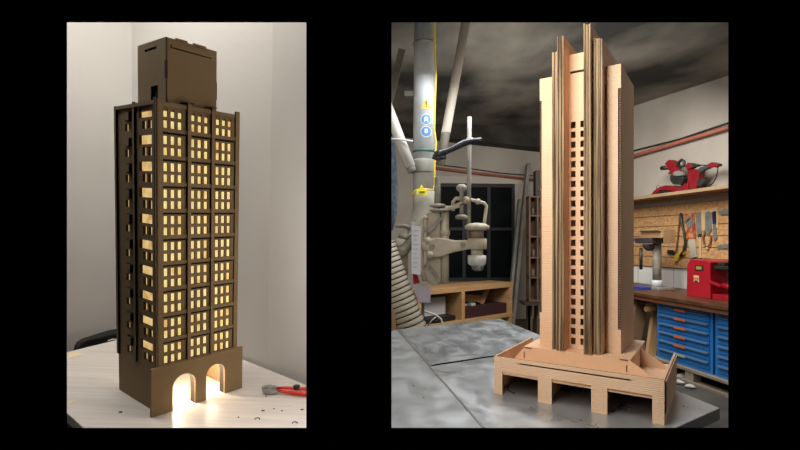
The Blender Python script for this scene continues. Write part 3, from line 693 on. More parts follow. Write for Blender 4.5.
# ribbed hose
HO = emp('suction_hose', P(405, 330, 2.95), 'ribbed beige suction hose curving down behind the saw table', 'hose')
path = [(380, 245), (386, 262), (393, 282), (401, 302), (409, 322), (417, 345), (424, 375), (428, 405), (430, 440), (430, 459)]
pw = [P(u, v, 2.95) for u, v in path]
dense = []
for i in range(len(pw)-1):
    for k_ in range(12): dense.append(pw[i].lerp(pw[i+1], k_/12))
rs_ = [px(15.0, 2.95)*(1 + (.055 if i % 3 == 0 else (-.03 if i % 3 == 1 else .0))) for i in range(len(dense))]
mb = MB(); mb.tube(dense, .09, n=28, rs=rs_); part('hose_tube', mb, mat('hose_beige', (176, 168, 148), (188, 180, 160), scale=10, rough=.5), HO)
mb = MB()
for i in range(0, len(dense)-1, 3):
    c = dense[i+1]; d = (dense[min(i+2, len(dense)-1)]-dense[i]).normalized(); a = d.orthogonal().normalized(); b = d.cross(a)
    R0 = px(15.0, 2.95)*.985
    mb.tube([c+(a*math.cos(2*PI*k_/20)+b*math.sin(2*PI*k_/20))*R0 for k_ in range(21)], .0042, n=5, caps=False)
part('wire_spiral', mb, mat('hose_groove', (60, 56, 48), rough=.8), HO, label='dark wire rings')

# --- feeder arm / spindle machine
YM = 2.95
def q(u, v, dy=0): return P(u, v, YM+dy)
SM = emp('spindle_machine', q(437, 286), 'dusty beige drilling machine head and column behind the saw table', 'machine')
mb = MB(); mb.prism([q(427, 213), q(440, 211), q(441, 285), q(434, 286), q(423, 279), q(423, 270), q(428, 262)], (0, .12, 0)); part('column', mb, beige, SM, bevel=.006)
mb = MB(); mb.cyl(q(444.5, 282, .02), q(444.5, 206, .02), px(4.4, YM), 20); mb.lathe([(px(4.4, YM), 0), (px(5.6, YM), .006), (px(5.6, YM), .03), (px(4.4, YM), .036)], q(444.5, 236, .02), n=20); part('guide_column', mb, beige, SM)
mb = MB(); mb.obox(q(428, 232, -.03), q(441, 218, -.03), .02, px(4, YM), up=(0, -1, 0)); part('brace', mb, greyd, SM); mb = MB(); mb.obox(q(426, 262, -.03), q(440, 281, -.03), .02, px(3.6, YM), up=(0, -1, 0)); part('brace', mb, greyd, SM)
mb = MB(); mb.cyl(q(437.5, 206), q(437.5, 178), px(3.0, YM), 18); mb.lathe([(px(3, YM), 0), (px(3, YM), .004), (px(2, YM), .008)], q(437.5, 178), n=18); part('post', mb, greyd, SM)
mb = MB(); mb.lathe([(px(5, YM), 0), (px(8, YM), .006), (px(8, YM), .016), (px(5.5, YM), .022)], q(437.5, 207.5), n=24); mb.lathe([(px(6, YM), 0), (px(9.5, YM), .005), (px(9.5, YM), .014), (px(6, YM), .018)], q(439, 212), n=24); part('flange', mb, greyd, SM)
# curved casting left of the column
mb = MB(); mb.tube([q(428, 217), q(423, 218), q(421.5, 224), q(422, 245), q(421, 268), q(425, 281)], px(2.4, YM), n=12); part('side_pipe', mb, beige, SM)
mb = MB(); mb.tube([q(414, 222, .1), q(411, 230, .1), q(412, 240, .1), q(404, 250, .1), q(398, 252, .1)], px(4, YM), n=14, rs=[px(r, YM) for r in (3, 4, 5, 6, 7)]); mb.tube([q(395, 226, .08), q(404, 226, .08), q(410, 228, .08)], px(2.2, YM)); mb.tube([q(398, 236, .08), q(406, 238, .08), q(414, 232, .08)], px(2.0, YM))
part('crank_housing', mb, greyd, SM)
mb = MB(); mb.prism([q(429, 239, -.05), q(440, 237.5, -.05), q(456, 240.5, -.05), q(467, 240, -.05), q(471, 243, -.05), q(470, 249, -.05), q(455, 252, -.05), q(438, 257.5, -.05), q(430, 257, -.05), q(426, 251, -.05)], (0, .10, 0)); part('swing_arm', mb, beige, SM, bevel=.008)
mb = MB(); mb.ball(q(425.5, 246.5, -.03), px(4.6, YM)); mb.ball(q(430, 254.5, -.05), px(3.8, YM)); mb.ball(q(428, 240.5, -.05), px(3.4, YM)); part('arm_knuckle', mb, beige, SM)
mb = MB(); mb.cyl(q(432, 247, -.062), q(432, 247, -.05), px(3, YM), 16); part('bolt', mb, greyd, SM); mb = MB(); mb.cyl(q(463, 245, -.062), q(463, 245, -.05), px(2.4, YM), 16); part('bolt', mb, greyd, SM)
# head
mb = MB(); mb.lathe([(px(8, YM), 0), (px(11.5, YM), .008), (px(11.8, YM), .028), (px(8, YM), .042), (px(3, YM), .046)], q(477, 230.5, -.02), n=48, lobes=8, amp=.05); part('hand_knob', mb, beige, SM)
mb = MB(); mb.lathe([(px(6.5, YM), 0), (px(6.8, YM), .05)], q(477, 238.6, -.02), n=24); part('head_neck', mb, mat('brown_dusty_metal', (112, 98, 80), (138, 122, 100), scale=10, rough=.7), SM)
mb = MB(); mb.lathe([(px(9, YM), 0), (px(9.6, YM), .004), (px(9.6, YM), .062), (px(8.6, YM), .066)], q(477, 249.3, -.02), n=28); part('head_collar', mb, beige, SM)
mb = MB(); mb.lathe([(px(6, YM), 0), (px(6, YM), .045)], q(477, 256, -.02), n=24); part('spindle', mb, beige, SM)
mb = MB(); mb.lathe([(px(6, YM), -.01), (px(8.6, YM), 0), (px(9.0, YM), .03), (px(8.8, YM), .052), (px(6, YM), .056)], q(477, 264, -.02), n=30, lobes=5, amp=.05); part('chuck', mb, mat('white_dusty_casting', (178, 174, 164), (208, 204, 196), scale=20, rough=.6, bump=.3), SM)
mb = MB(); mb.lathe([(px(3, YM), 0), (px(5.6, YM), .012), (px(6.4, YM), .045)], q(478.5, 271, -.03), n=9, lobes=3, amp=.18); part('cutter', mb, mat('cutter_steel', (96, 96, 94), (150, 150, 146), scale=20, rough=.4, metal=.6), SM)
mb = MB(); mb.cyl(q(468.5, 238, .0), q(469.5, 117, .0), px(2.2, YM), 16); part('rod', mb, greyd, SM)
mb = MB(); mb.tube([q(441, 209.5, .0), q(452, 207, .0), q(461, 203, .0), q(463, 198.5, 0), q(470, 199.5, 0), q(478, 201.5, 0), q(484, 203, 0), q(486.5, 206, 0), q(485.5, 214, 0), q(484.5, 222, 0), q(484.5, 226, 0)], px(1.7, YM), n=12); part('bracket_arm', mb, beige, SM)
mb = MB(); mb.obox(q(442, 210.5), q(459, 206), .05, px(3.4, YM)); part('bracket_bar', mb, beige, SM, bevel=.004)
mb = MB(); mb.tube([q(453, 211), q(453, 202), q(456, 198.6), q(464, 198.8), q(468, 201)], px(2.0, YM), n=12); mb.ball(q(466, 200), px(4, YM)); mb.ball(q(478, 201.5), px(3, YM)); part('clamp', mb, beige, SM)
mb = MB(); mb.lathe([(px(2, YM), 0), (px(2, YM), px(8, YM)), (px(3, YM), px(9, YM)), (px(5.2, YM), px(11, YM)), (px(5.4, YM), px(14, YM)), (px(3, YM), px(16, YM))], q(461.5, 200.5, -.02), n=20); part('clamp_screw', mb, greyd, SM)
mb = MB(); mb.lathe([(px(4, YM), 0), (px(6.2, YM), .006), (px(6.2, YM), .022), (px(3.5, YM), .03)], q(461.5, 219.5, -.01), n=24); mb.cyl(q(461.5, 216), q(461.5, 205), px(2, YM), 12); part('lower_knob', mb, greyd, SM)
mb = MB(); pth = [(435, 155.5), (440, 153.5), (446, 151.5), (452, 149), (458, 146), (464, 143), (470, 141.5), (476, 140.5), (481.5, 138.5)]
mb.tube([q(u, v, -.03) for u, v in pth], .02, n=12, rs=[px(r, YM) for r in (3.8, 3.6, 3.0, 2.9, 3.2, 3.4, 3.1, 2.6, 1.5)])
mb.tube([q(432.5, 156.5, -.03), q(438, 158, -.03), q(446, 157, -.03)], .02, n=12, rs=[px(r, YM) for r in (2.4, 3.1, 1.9)])
part('crank_lever', mb, mat('black_lever', (38, 42, 48), (96, 102, 108), scale=14, stretch=(1, 1, 3), rough=.35, lo=.5, hi=.75), SM, label='dark curved lever')
mb = MB(); mb.lathe([(px(4, YM), 0), (px(4.4, YM), .01), (px(3.4, YM), .028)], q(470, 142.5, -.02), n=18); part('lever_hub', mb, greyd, SM)
mb = MB(); mb.box(P(399, 0, 3.1).x, P(408, 0, 3.1).x, 3.06, 3.14, .0, P(0, 250, 3.1).z); part('pedestal', mb, greyd, SM)
# papers on the machine
mb = MB(); mb.prism([q(411.5, 225.5, -.09), q(421, 226.5, -.09), q(420.5, 275, -.09), q(411.5, 273.5, -.09)], (0, .002, 0)); PA = one('hanging_paper', mb, mat('white_paper_sheet', (206, 208, 212), (214, 216, 220), scale=5, rough=.8), 'narrow white paper sheet hung on the left of the machine', 'paper')
mb = MB()
for i in range(9): v = 231+i*4.4; mb.box(q(413, 0, -.0915).x, q(419-(i % 3), 0, -.0915).x, YM-.0925, YM-.0905, q(0, v+.45).z, q(0, v-.1).z)
part('printed_lines', mb, mat('faint_print', (150, 154, 162), rough=.9), PA, kind='stuff')
mb = MB(); mb.prism([q(411.5, 284, .03), q(430.5, 287, .03), q(430.5, 302.5, .03), q(420, 303, .03), q(417.5, 300, .03)], (0, .002, 0)); one('hanging_paper', mb, mat('lilac_paper', (186, 178, 190), rough=.8), 'lilac paper note hanging below the machine column', 'paper')
mb = MB(); mb.prism([q(413, 274, .02), q(417.5, 275, .02), q(420, 283, .02), q(413.5, 284, .02)], (0, .03, 0)); one('red_rag', mb, mat('red_cloth', (158, 34, 38), rough=.9), 'small red rag just below the white paper', 'rag')
mb = MB(); mb.obox(P(393, 345, 2.9), P(391.5, 308, 2.9), .05, .045); one('wooden_post', mb, mat('raw_pine', (168, 128, 84), (186, 146, 100), scale=6, stretch=(6, 6, 1), rough=.7), 'short pine post at the left edge by the hose', 'post')
# slab leaning near the ceiling at the left
mb = MB(); mb.obox(P(389, 104, 3.5), P(402, 50, 3.5), .05, px(6, 3.5), up=(0, 1, 0)); one('ceiling_board', mb, mat('grey_old_board', (98, 90, 78), (126, 118, 104), scale=6, rough=.85), 'old grey board leaning high at the upper left', 'board')
mb = MB(); mb.box(P(404, 0, 3.4).x, P(414, 0, 3.4).x, 3.38, 3.44, P(0, 97, 3.4).z, P(0, 91.5, 3.4).z); one('junction_box', mb, mat('grey_box', (92, 90, 84), rough=.7), 'small grey junction box fixed to the left of the duct', 'box', bevel=.005)

# --- shelf bench under the window
pine = mat('pine_board', (162, 124, 82), (182, 144, 100), scale=3, stretch=(1, 1, 8), detail=5, rough=.65)
s0 = P(418, 292, 6.0); s1 = P(513, 283.5, 7.2)
ux = Vector((s1.x-s0.x, s1.y-s0.y, 0)); SL = ux.length; ux.normalize(); uy = Vector((-ux.y, ux.x, 0))
BF = Matrix(((ux.x, uy.x, 0, s0.x), (ux.y, uy.y, 0, s0.y), (0, 0, 1, 0), (0, 0, 0, 1)))
setF(BF)
zt1 = s0.z; 
def onbench(u, v, off=0): return BF.inverted() @ onplane(u, v, s0+uy*off, uy)
zsh = onbench(470, 321).z
BS = emp('shelf_bench', (SL/2, .2, 0), 'low pine shelf unit below the dark window', 'shelf')
mb = MB(); mb.box(-.02, SL, 0, .45, zt1-.05, zt1+.02); part('top_board', mb, pine, BS, bevel=.003)
mb = MB(); mb.box(-.02, SL, 0, .45, zsh-.03, zsh+.025); part('shelf_board', mb, pine, BS, bevel=.003)
for x in (0, onbench(462, 300).x, SL-.07):
    mb = MB(); mb.box(x, x+.06, 0.002, .44, 0, zt1-.05); part('upright', mb, pine, BS, bevel=.003)
mb = MB(); mb.box(0, SL-.02, .43, .45, zsh, zt1-.06); part('back_board', mb, mat('grey_back_board', (112, 106, 100), rough=.9), BS)
def bbox_(x0, x1, z0, h, y0, y1): 
    mb = MB(); mb.box(x0, x1, y0, y1, z0, z0+h); return mb
def bX(u): return onbench(u, 300).x
zs2 = zsh+.025
one('white_carton', bbox_(bX(435), bX(456), zs2+.075, .24, .2, .4), mat('white_carton', (176, 174, 174), rough=.8), 'white carton standing in the left compartment of the shelf', 'box', bevel=.004)
tc_ = emp('tool_case', ((bX(432)+bX(459))/2, .2, zs2), 'flat black tool case under the white carton', 'case')
part('case_body', bbox_(bX(428), bX(459), zs2, .07, .06, .42), blk, tc_, bevel=.008)
mb = MB(); mb.tube([Vector((bX(436), .05, zs2+.03)), Vector((bX(436), .02, zs2+.045)), Vector((bX(446), .02, zs2+.045)), Vector((bX(446), .05, zs2+.03))], .008, n=8); part('handle', mb, blk, tc_)
bt = emp('spray_bottle', (bX(464.5), .06, zs2), 'blue bottle at the middle upright of the shelf', 'bottle')
mb = MB(); mb.lathe([(.028, 0), (.03, .01), (.03, .10), (.012, .125), (.012, .14)], (bX(465.5), .07, zs2), n=16); part('bottle_body', mb, mat('blue_plastic', (34, 74, 150), rough=.35), bt)
mb = MB(); mb.lathe([(.014, 0), (.014, .025)], (bX(465.5), .07, zs2+.14), n=12); part('cap', mb, stw, bt)
one('dark_drawer_box', bbox_(bX(467), SL-.075, zs2, .15, .06, .42), mat('dark_oxblood_box', (52, 22, 22), rough=.7), 'long dark red box in the right compartment of the shelf', 'box', bevel=.004)
for (a, b, y, h, c_, lb) in ((466, 470.5, .12, .045, (200, 196, 190), 'small white carton on the dark red box'), (474, 478, .2, .03, (170, 160, 140), 'small beige carton on the dark red box'), (480, 484, .16, .035, (190, 186, 180), 'small pale carton beside the beige carton')):
    one('small_carton', bbox_(bX(a), bX(b), zs2+.15, h, y, y+.08), mat('carton%d' % a, c_, rough=.8), lb, 'box', 'cartons on the dark red box')
mb = MB(); mb.obox((bX(474), .25, zs2+.27), (bX(497), .25, zs2+.215), .05, .10); mb.M = ID; one('wood_offcut', mb, mat('offcut_pine', (158, 118, 76), (178, 138, 94), scale=5, rough=.7), 'slanting pine offcut in the right compartment', 'wood')
mb = MB(); mb.obox((bX(492), .22, zs2+.15), (bX(500), .22, zs2+.39), .04, .08); one('wood_offcut', mb, mat('offcut_pine', (158, 118, 76)), 'upright pine offcut at the right end of compartment', 'wood')
DRM = emp('hose_nozzle', (bX(448), -.02, 0), 'pale grey bent hose standing in front of the shelf unit', 'hose')
setF(ID)
mb = MB(); mb.tube([P(424, 311, 5.6), P(430, 313, 5.6), P(436, 315, 5.6), P(441, 319, 5.6), P(443, 325, 5.6), P(443, 340, 5.6), P(443, 356.7, 5.6)], .012, n=10); part('nozzle_pipe', mb, mat('pale_grey_plastic', (170, 166, 158), rough=.5), DRM)
mb = MB(); mb.tube([P(437, 316, 5.6), P(432, 320, 5.6), P(428, 326, 5.6)], .008, n=8); part('nozzle_tube', mb, mat('pale_grey_plastic', (170, 166, 158)), DRM)

# leaning boards and rack
gb = mat('grey_leaning_board', (112, 110, 104), (136, 133, 126), scale=5, rough=.8)
mb = MB(); mb.obox(P(511.5, 333, 7.5), P(528, 164, 8.05), .05, .13, up=(0, 1, 0)); one('leaning_board', mb, gb, 'longest grey board leaning against the back wall', 'board', 'grey boards leaning on the back wall')
mb = MB(); mb.obox(P(507, 333, 7.4), P(519.5, 200, 8.0), .04, .10, up=(0, 1, 0)); one('leaning_board', mb, gb, 'shorter grey board leaning left of the longest one', 'board', 'grey boards leaning on the back wall')
RK = emp('wooden_rack', P(536, 335, 6.9), 'tall brown compartment rack left of the pale tower', 'rack')
rb_ = mat('rack_wood', (84, 64, 46), (104, 82, 60), scale=5, rough=.8)
x0r, x1r = P(529, 0, 6.9).x, P(560, 0, 6.9).x; zt2 = P(0, 196, 6.9).z; zr0 = P(0, 300, 6.9).z
for u in (529, 537, 545, 552):
    mb = MB(); x = P(u, 0, 6.9).x; mb.box(x, x+.022, 6.9, 7.06, zr0-.5, zt2); part('upright', mb, rb_, RK)
for v in (196, 215, 236, 257, 277, 300):
    mb = MB(); z = P(0, v, 6.9).z; mb.box(x0r, x1r, 6.905, 7.06, z-.02, z); part('shelf_board', mb, rb_, RK)
mb = MB(); mb.box(x0r, x1r, 7.06, 7.075, zr0, zt2); part('back_board', mb, mat('rack_back', (66, 50, 38), rough=.9), RK)
mb = MB(); mb.box(x0r-.10, x1r, 6.75, 7.05, zr0-.06, zr0-.02); part('worktop', mb, mat('dark_worktop', (52, 42, 38), rough=.6), RK)
for u in (529, 556):
    mb = MB(); x = P(u, 0, 6.9).x; mb.box(x, x+.05, 6.9, 6.95, 0, zr0-.06); part('leg', mb, rb_, RK)
for i, (u, v, c_, lb) in enumerate(((531, 215, (48, 44, 42), 'dark jar on the upper left shelf of the rack'), (538, 236, (70, 58, 44), 'brown jar on the rack shelf beside the tower'), (531.5, 257, (60, 56, 52), 'grey jar on the third left shelf of the rack'), (537.5, 257, (40, 34, 30), 'black jar near the tower on the third rack shelf'), (531, 277, (78, 66, 50), 'tan jar on the fourth left shelf of the rack'), (538, 296+4, (44, 40, 38), 'dark jar on the rack bottom board'))):
    p = P(u+1.5, v, 7.0); mb = MB(); mb.lathe([(.035, 0), (.036, .01), (.036, .08), (.03, .09), (.032, .095), (.032, .11)], (p.x, 6.98, P(0, v, 6.9).z), n=14); one('rack_jar', mb, mat('jar%d' % i, c_, rough=.5), lb, 'jar', 'jars in the tall rack')
zs_spk = zt2
SPK = emp('loudspeaker', (P(540, 0, 6.9).x, 7.02, zt2), 'black loudspeaker on top of the tall rack', 'speaker')
mb = MB(); mb.box(P(536, 0, 6.9).x, P(551, 0, 6.9).x, 6.92, 7.05, zt2, P(0, 170, 6.9).z); part('cabinet', mb, blk, SPK, bevel=.006)
cx_ = P(542.5, 0, 6.9).x
for dz, r in ((.12, .07), (.27, .035)):
    mb = MB(); mb.lathe([(r, 0), (r, .006), (r*.8, .008), (r*.3, -.0)], (cx_, 6.92, zt2+dz), ax=(0, -1, 0), n=24); part('speaker_cone', mb, mat('cone_grey', (52, 50, 50), rough=.6), SPK)

# --- right wall: shelf, pegboard, tools
WU = Vector((.198, -.98, 0)).normalized()
WF = Matrix(((WU.x, -wn.x, 0, WP0.x), (WU.y, -wn.y, 0, WP0.y), (0, 0, 1, 0), (0, 0, 0, 1)))      # x along the wall to the viewer, y into the wall
WFi = WF.inverted()
setF(WF)
def wq(u, v, off=0): return WFi @ onwall(u, v, off)
zsf = CAMZ+.553
SH = emp('timber_shelf', (0, -.15, zsf-.03), 'long pale timber wall shelf carrying the red saw', 'shelf')
mb = MB(); mb.box(-2.9, 1.2, -.32, -.005, zsf-.035, zsf); part('shelf_board', mb, mat('dusty_pine_shelf', (146, 122, 92), (162, 136, 104), scale=4, stretch=(1, 8, 8), rough=.75), SH)
mb = MB(); mb.box(-2.9, 1.2, -.03, -.005, zsf-.075, zsf-.036); part('wall_batten', mb, mat('dusty_pine_shelf', (146, 122, 92)), SH)
osb = mat('osb_board', (178, 134, 88), (204, 160, 110), scale=22, stretch=(1, 1, 1.6), detail=5, rough=.8, bump=.15, bscale=60, lo=.4, hi=.6)
pz0, pz1 = wq(660, 267, .03).z, wq(660, 206, .03).z
PB = emp('tool_board', (-.6, -.02, pz0), 'slatted chipboard tool wall under the timber shelf', 'board')
ns = 6; ph = (pz1-pz0)/ns
for i in range(ns):
    mb = MB(); mb.box(-2.7, 1.2, -.03, -.012, pz0+i*ph+.004, pz0+(i+1)*ph-.004); part('slat', mb, osb, PB, bevel=.001)
mb = MB(); mb.box(-2.7, 1.2, -.012, -.002, pz0, pz1); part('backing', mb, mat('osb_backing', (120, 92, 64), rough=.9), PB)
mb = MB(); wzb = CAMZ-.56
mb.box(-2.9, 1.2, -.006, 0, wzb, pz0-.01); struct('trim_3', mb, mat('white_glossy_panel', (226, 226, 222), (234, 234, 230), scale=3, rough=.4))
mb = MB()
for x in (-1.9, -1.25, -.62, .02): mb.box(x, x+.006, -.010, -.006, wzb, pz0-.01)
struct('trim_4', mb, mat('panel_joint', (140, 140, 140), rough=.7))
def wpl(name, pts, m, label, cat, off=.045, th=.012, group=None, bevel=.001):
    mb = MB(); mb.prism([wq(u, v, off) for u, v in pts], (0, th, 0)); return one(name, mb, m, label, cat, group, bevel=bevel)
def wpart(name, pts, m, par, off=.045, th=.012, bevel=.001, **k):
    mb = MB(); mb.prism([wq(u, v, off) for u, v in pts], (0, th, 0)); return part(name, mb, m, par, bevel=bevel, **k)
gsteel = mat('saw_blade_steel', (138, 140, 136), (166, 167, 163), scale=10, rough=.35, metal=.5)
# bow saw with yellow handle
bs = emp('hacksaw', wq(682, 258, .05), 'bow saw with dark green frame and yellow handle', 'tool')
mb = MB(); mb.tube([wq(u, v, .06) for u, v in ((680.8, 213), (681.6, 222), (684, 232), (685.3, 243), (683.6, 251), (680, 256))], .013, n=10); part('frame', mb, mat('dark_green_enamel', (32, 52, 50), rough=.4), bs)
mb = MB(); mb.obox(wq(680, 214, .05), wq(675.5, 257, .05), .004, .018, up=(1, 0, 0)); part('blade', mb, mat('rusty_blade', (112, 78, 52), rough=.6), bs)
wpart('handle', [(674, 258.5), (675, 255), (680, 250.5), (684.5, 251.5), (684, 254), (680, 255), (677, 261), (674.5, 261.5)], mat('yellow_handle', (206, 178, 48), rough=.45), bs, off=.06, th=.025)
hs = emp('packaged_saw', wq(690, 257, .05), 'hand saw in red and orange printed sleeve', 'tool')
wpart('blade', [(685, 218), (691, 215.5), (693, 221), (692, 226), (687, 229)], gsteel, hs, off=.052, th=.008)
wpart('sleeve', [(684, 214), (693.5, 213), (695.2, 238), (686.5, 240.5), (684.5, 228)], mat('red_orange_print', (160, 62, 42), (206, 150, 92), scale=14, rough=.6, lo=.42, hi=.58), hs, off=.045, th=.01)
wpart('print_mark', [(686, 221.5), (689.8, 217.6), (690.2, 218.6), (686.6, 222.4)], blk2, hs, off=.0535, th=.002, bevel=0)
wpart('lower_sleeve', [(688, 239.5), (694.5, 239), (696.5, 257), (691, 258)], mat('pale_print', (176, 176, 178), (196, 186, 140), scale=12, rough=.6), hs)
js = emp('japanese_saw', wq(698, 257, .05), 'pull saw with wide grey blade and pale wooden handle', 'tool')
wpart('blade', [(696, 213), (700.4, 212), (701, 232), (700.5, 236.5), (697.3, 236.5), (696.4, 232)], gsteel, js)
wpart('ferrule', [(698.2, 234), (700.8, 234), (700.8, 237.5), (698.2, 237.5)], blk2, js, th=.016)
wpart('handle', [(698.8, 237), (700.9, 237), (701, 258), (698.9, 258)], mat('pale_handle_wood', (202, 176, 138), rough=.6), js, th=.02)
js2 = emp('japanese_saw', wq(707, 231, .05), 'broad grey saw blade with rounded end right of the pull saw', 'tool')
wpart('blade', [(705, 213), (708, 211), (711, 212.5), (711.3, 229), (709, 234), (706.4, 233.5), (705, 229)], gsteel, js2)
mb = MB(); mb.tube([wq(u, v, .05) for u, v in ((704.5, 231), (703, 238), (704, 244), (707, 247.5), (710, 244), (710.8, 236))], .008, n=8); part('handle_loop', mb, mat('brown_handle', (112, 76, 46), rough=.5), js2)
mb = MB(); mb.ball(wq(707, 248.5, .05), .016); part('pommel', mb, mat('pale_handle_wood', (202, 176, 138)), js2)
wpl('backing_plate', [(700, 211), (717.5, 207), (717.8, 228), (700.5, 231)], mat('yellow_plywood', (198, 170, 122), (208, 182, 136), scale=8, rough=.7), 'pale plywood plate behind the saw blade and blue file', 'board', off=.036, th=.006)
fl = emp('blue_file', wq(714, 240, .05), 'long file with blue and black handle at right of tool wall', 'tool')
wpart('handle', [(711.8, 212), (714.6, 211), (715, 223.5), (712.4, 224)], mat('blue_black_handle', (28, 36, 92), (20, 20, 26), scale=8, rough=.4), fl, off=.055, th=.022)
wpart('blade', [(712.6, 224), (715, 223.5), (716.6, 238), (714.6, 241), (713, 238)], gsteel, fl)
wpl('flat_bracket', [(717, 245.5), (728, 243.5), (732, 243.5), (732, 248), (717, 249)], gsteel, 'flat grey steel bar at the right edge of tool wall', 'bar', off=.045)
wpl('metal_hanger', [(719, 211.5), (726, 209), (733, 209), (733, 213.5), (720, 215)], gsteel, 'grey metal bracket at the top right of tool wall', 'bracket', off=.05)
wpl('flat_bracket', [(667, 250), (672, 250), (676, 253), (672, 254.5), (667, 253)], blk2, 'small dark clamp left of the yellow saw handle', 'clamp', off=.05)

# red mitre saw on the wall shelf
redm = mat('machine_red', (112, 14, 24), (128, 22, 30), scale=8, rough=.4)
mblk = mat('machine_black', (26, 28, 28), (44, 46, 44), scale=10, rough=.5)
OFF = .17
MS = emp('mitre_saw', wq(684, 191, OFF)+Vector((0, 0, 0)), 'red and black mitre saw resting on the wall shelf', 'machine')
def mq(u, v, dy=0): return wq(u, v, OFF)+Vector((0, dy, 0))
def mp_(name, pts, m, dy0, dy1, bevel=.004, **k):
    mb = MB(); mb.prism([mq(u, v, dy0) for u, v in pts], (0, dy1-dy0, 0)); return part(name, mb, m, MS, bevel=bevel, **k)
def R7(x, y): return (655+x/10, 155+y/10)
zb3 = zsf
mp_('base', [R7(20, 405), R7(50, 362), R7(110, 320), R7(170, 305), R7(240, 312), R7(318, 330), R7(335, 352), R7(300, 368), R7(200, 355), R7(120, 352), R7(75, 385), R7(60, 400)], redm, -.09, .05)
mp_('turntable', [R7(75, 388), R7(120, 352), R7(200, 352), R7(300, 366), R7(260, 372), R7(160, 378)], mblk, -.07, .04)
mp_('saw_arm', [R7(140, 85), R7(180, 48), R7(215, 58), R7(240, 95), R7(270, 165), R7(262, 190), R7(215, 210), R7(180, 150)], redm, -.06, .01)
mp_('motor', [R7(210, 205), R7(250, 190), R7(330, 200), R7(345, 240), R7(325, 295), R7(240, 295), R7(212, 260)], mblk, -.08, .04)
mp_('pivot_bracket', [R7(345, 150), R7(400, 140), R7(470, 155), R7(455, 210), R7(450, 300), R7(420, 338), R7(325, 345), R7(350, 240)], redm, -.03, .05)
mp_('blade_guard', [R7(255, 175), R7(300, 158), R7(345, 175), R7(350, 205), R7(290, 212), R7(250, 205)], mat('guard_grey', (112, 112, 106), (140, 138, 130), scale=8, rough=.4), -.095, -.06, bevel=.002)
mb = MB(); mb.tube([mq(*R7(258, 105), -.03), mq(*R7(262, 70), -.03), mq(*R7(290, 50), -.03), mq(*R7(315, 65), -.03), mq(*R7(315, 110), -.03), mq(*R7(280, 120), -.03), mq(*R7(258, 105), -.03)], .017, n=10); part('grip', mb, mblk, MS)
mp_('arm_cover', [R7(330, 110), R7(355, 78), R7(385, 80), R7(400, 130), R7(345, 150)], redm, -.04, .02)
mp_('slide_rail', [R7(385, 82), R7(440, 95), R7(445, 112), R7(390, 125)], mblk, -.03, .02, bevel=.002)
mp_('extension_arm', [R7(430, 150), R7(470, 122), R7(560, 98), R7(570, 120), R7(500, 150), R7(450, 190)], mat('dark_green_grey', (58, 64, 56), rough=.5), -.02, .03)
mp_('trigger_head', [R7(548, 92), R7(590, 72), R7(650, 88), R7(648, 112), R7(610, 125), R7(555, 122)], redm, -.03, .03)
mb = MB(); mb.cyl(mq(*R7(90, 132), -.03), mq(*R7(160, 126), -.03), .026, 14); mb.cyl(mq(*R7(165, 182), -.03), mq(*R7(205, 178), -.03), .012, 10); part('side_knob', mb, mblk, MS)
mb = MB(); mb.cyl(mq(*R7(475, 275), -.04), mq(*R7(475, 275), .03), .036, 16); mb.cyl(mq(*R7(478, 242), -.02), mq(*R7(478, 330), -.02), .016, 10); part('clamp_foot', mb, mblk, MS)
mb = MB(); mb.tube([mq(*R7(60, 345), -.06), mq(*R7(55, 312), -.06), mq(*R7(85, 302), -.06), mq(*R7(105, 322), -.06), mq(*R7(75, 335), -.06)], .005, n=8); part('wire_handle', mb, greyd, MS)
mb = MB(); mb.tube([mq(*R7(440, 100)), mq(*R7(500, 104)), mq(*R7(560, 100))], .006, n=8); mb.tube([mq(*R7(628, 118)), mq(*R7(625, 170)), mq(*R7(610, 230)), mq(*R7(580, 280)), mq(*R7(545, 310))], .006, n=8); part('power_cord', mb, mblk, MS)
mb = MB(); mb.box(wq(688, 180, OFF).x-.05, wq(688, 180, OFF).x+.05, -.22, -.12, zsf, zsf+.09); part('rear_foot', mb, redm, MS, bevel=.004)

# --- workbench along the right wall
CF0 = Vector((2.70, 5.04, 0))
WB = Matrix(((WU.x, -wn.x, 0, CF0.x), (WU.y, -wn.y, 0, CF0.y), (0, 0, 1, 0), (0, 0, 0, 1)))
WBi = WB.inverted()
setF(WB)
def bq(u, v, off=0): return WBi @ onplane(u, v, CF0+wn*off, wn)
ZB = .79
wdk = mat('dark_worn_worktop', (58, 36, 24), (104, 66, 42), scale=5, stretch=(1, 5, 1), detail=6, rough=.45, bump=.06, bscale=20)
WBN = emp('workbench_top', (-.4, .3, ZB-.07), 'long dark worn wooden worktop above the blue drawer cabinets', 'worktop')
mb = MB(); mb.box(-1.5, 1.5, -.10, .70, ZB-.035, ZB); part('top_slab', mb, wdk, WBN, bevel=.004)
mb = MB(); mb.box(-1.5, 1.5, -.085, -.05, ZB-.075, ZB-.035); mb.box(-1.5, 1.5, .60, .66, ZB-.075, ZB-.035); part('front_rail', mb, mat('reddish_rail', (98, 56, 34), (122, 74, 46), scale=4, rough=.55), WBN)
for x in (-1.45, -.9):
    mb = MB(); mb.box(x, x+.07, .0, .07, 0, ZB-.075); part('leg', mb, pine, WBN)
blue = mat('blue_steel', (32, 110, 184), (42, 124, 200), scale=3, rough=.38)
blued = mat('blue_steel_dark', (22, 82, 146), rough=.5)
org = mat('orange_label', (204, 104, 52), rough=.6)
ZC0, ZC1 = .135, ZB-.078
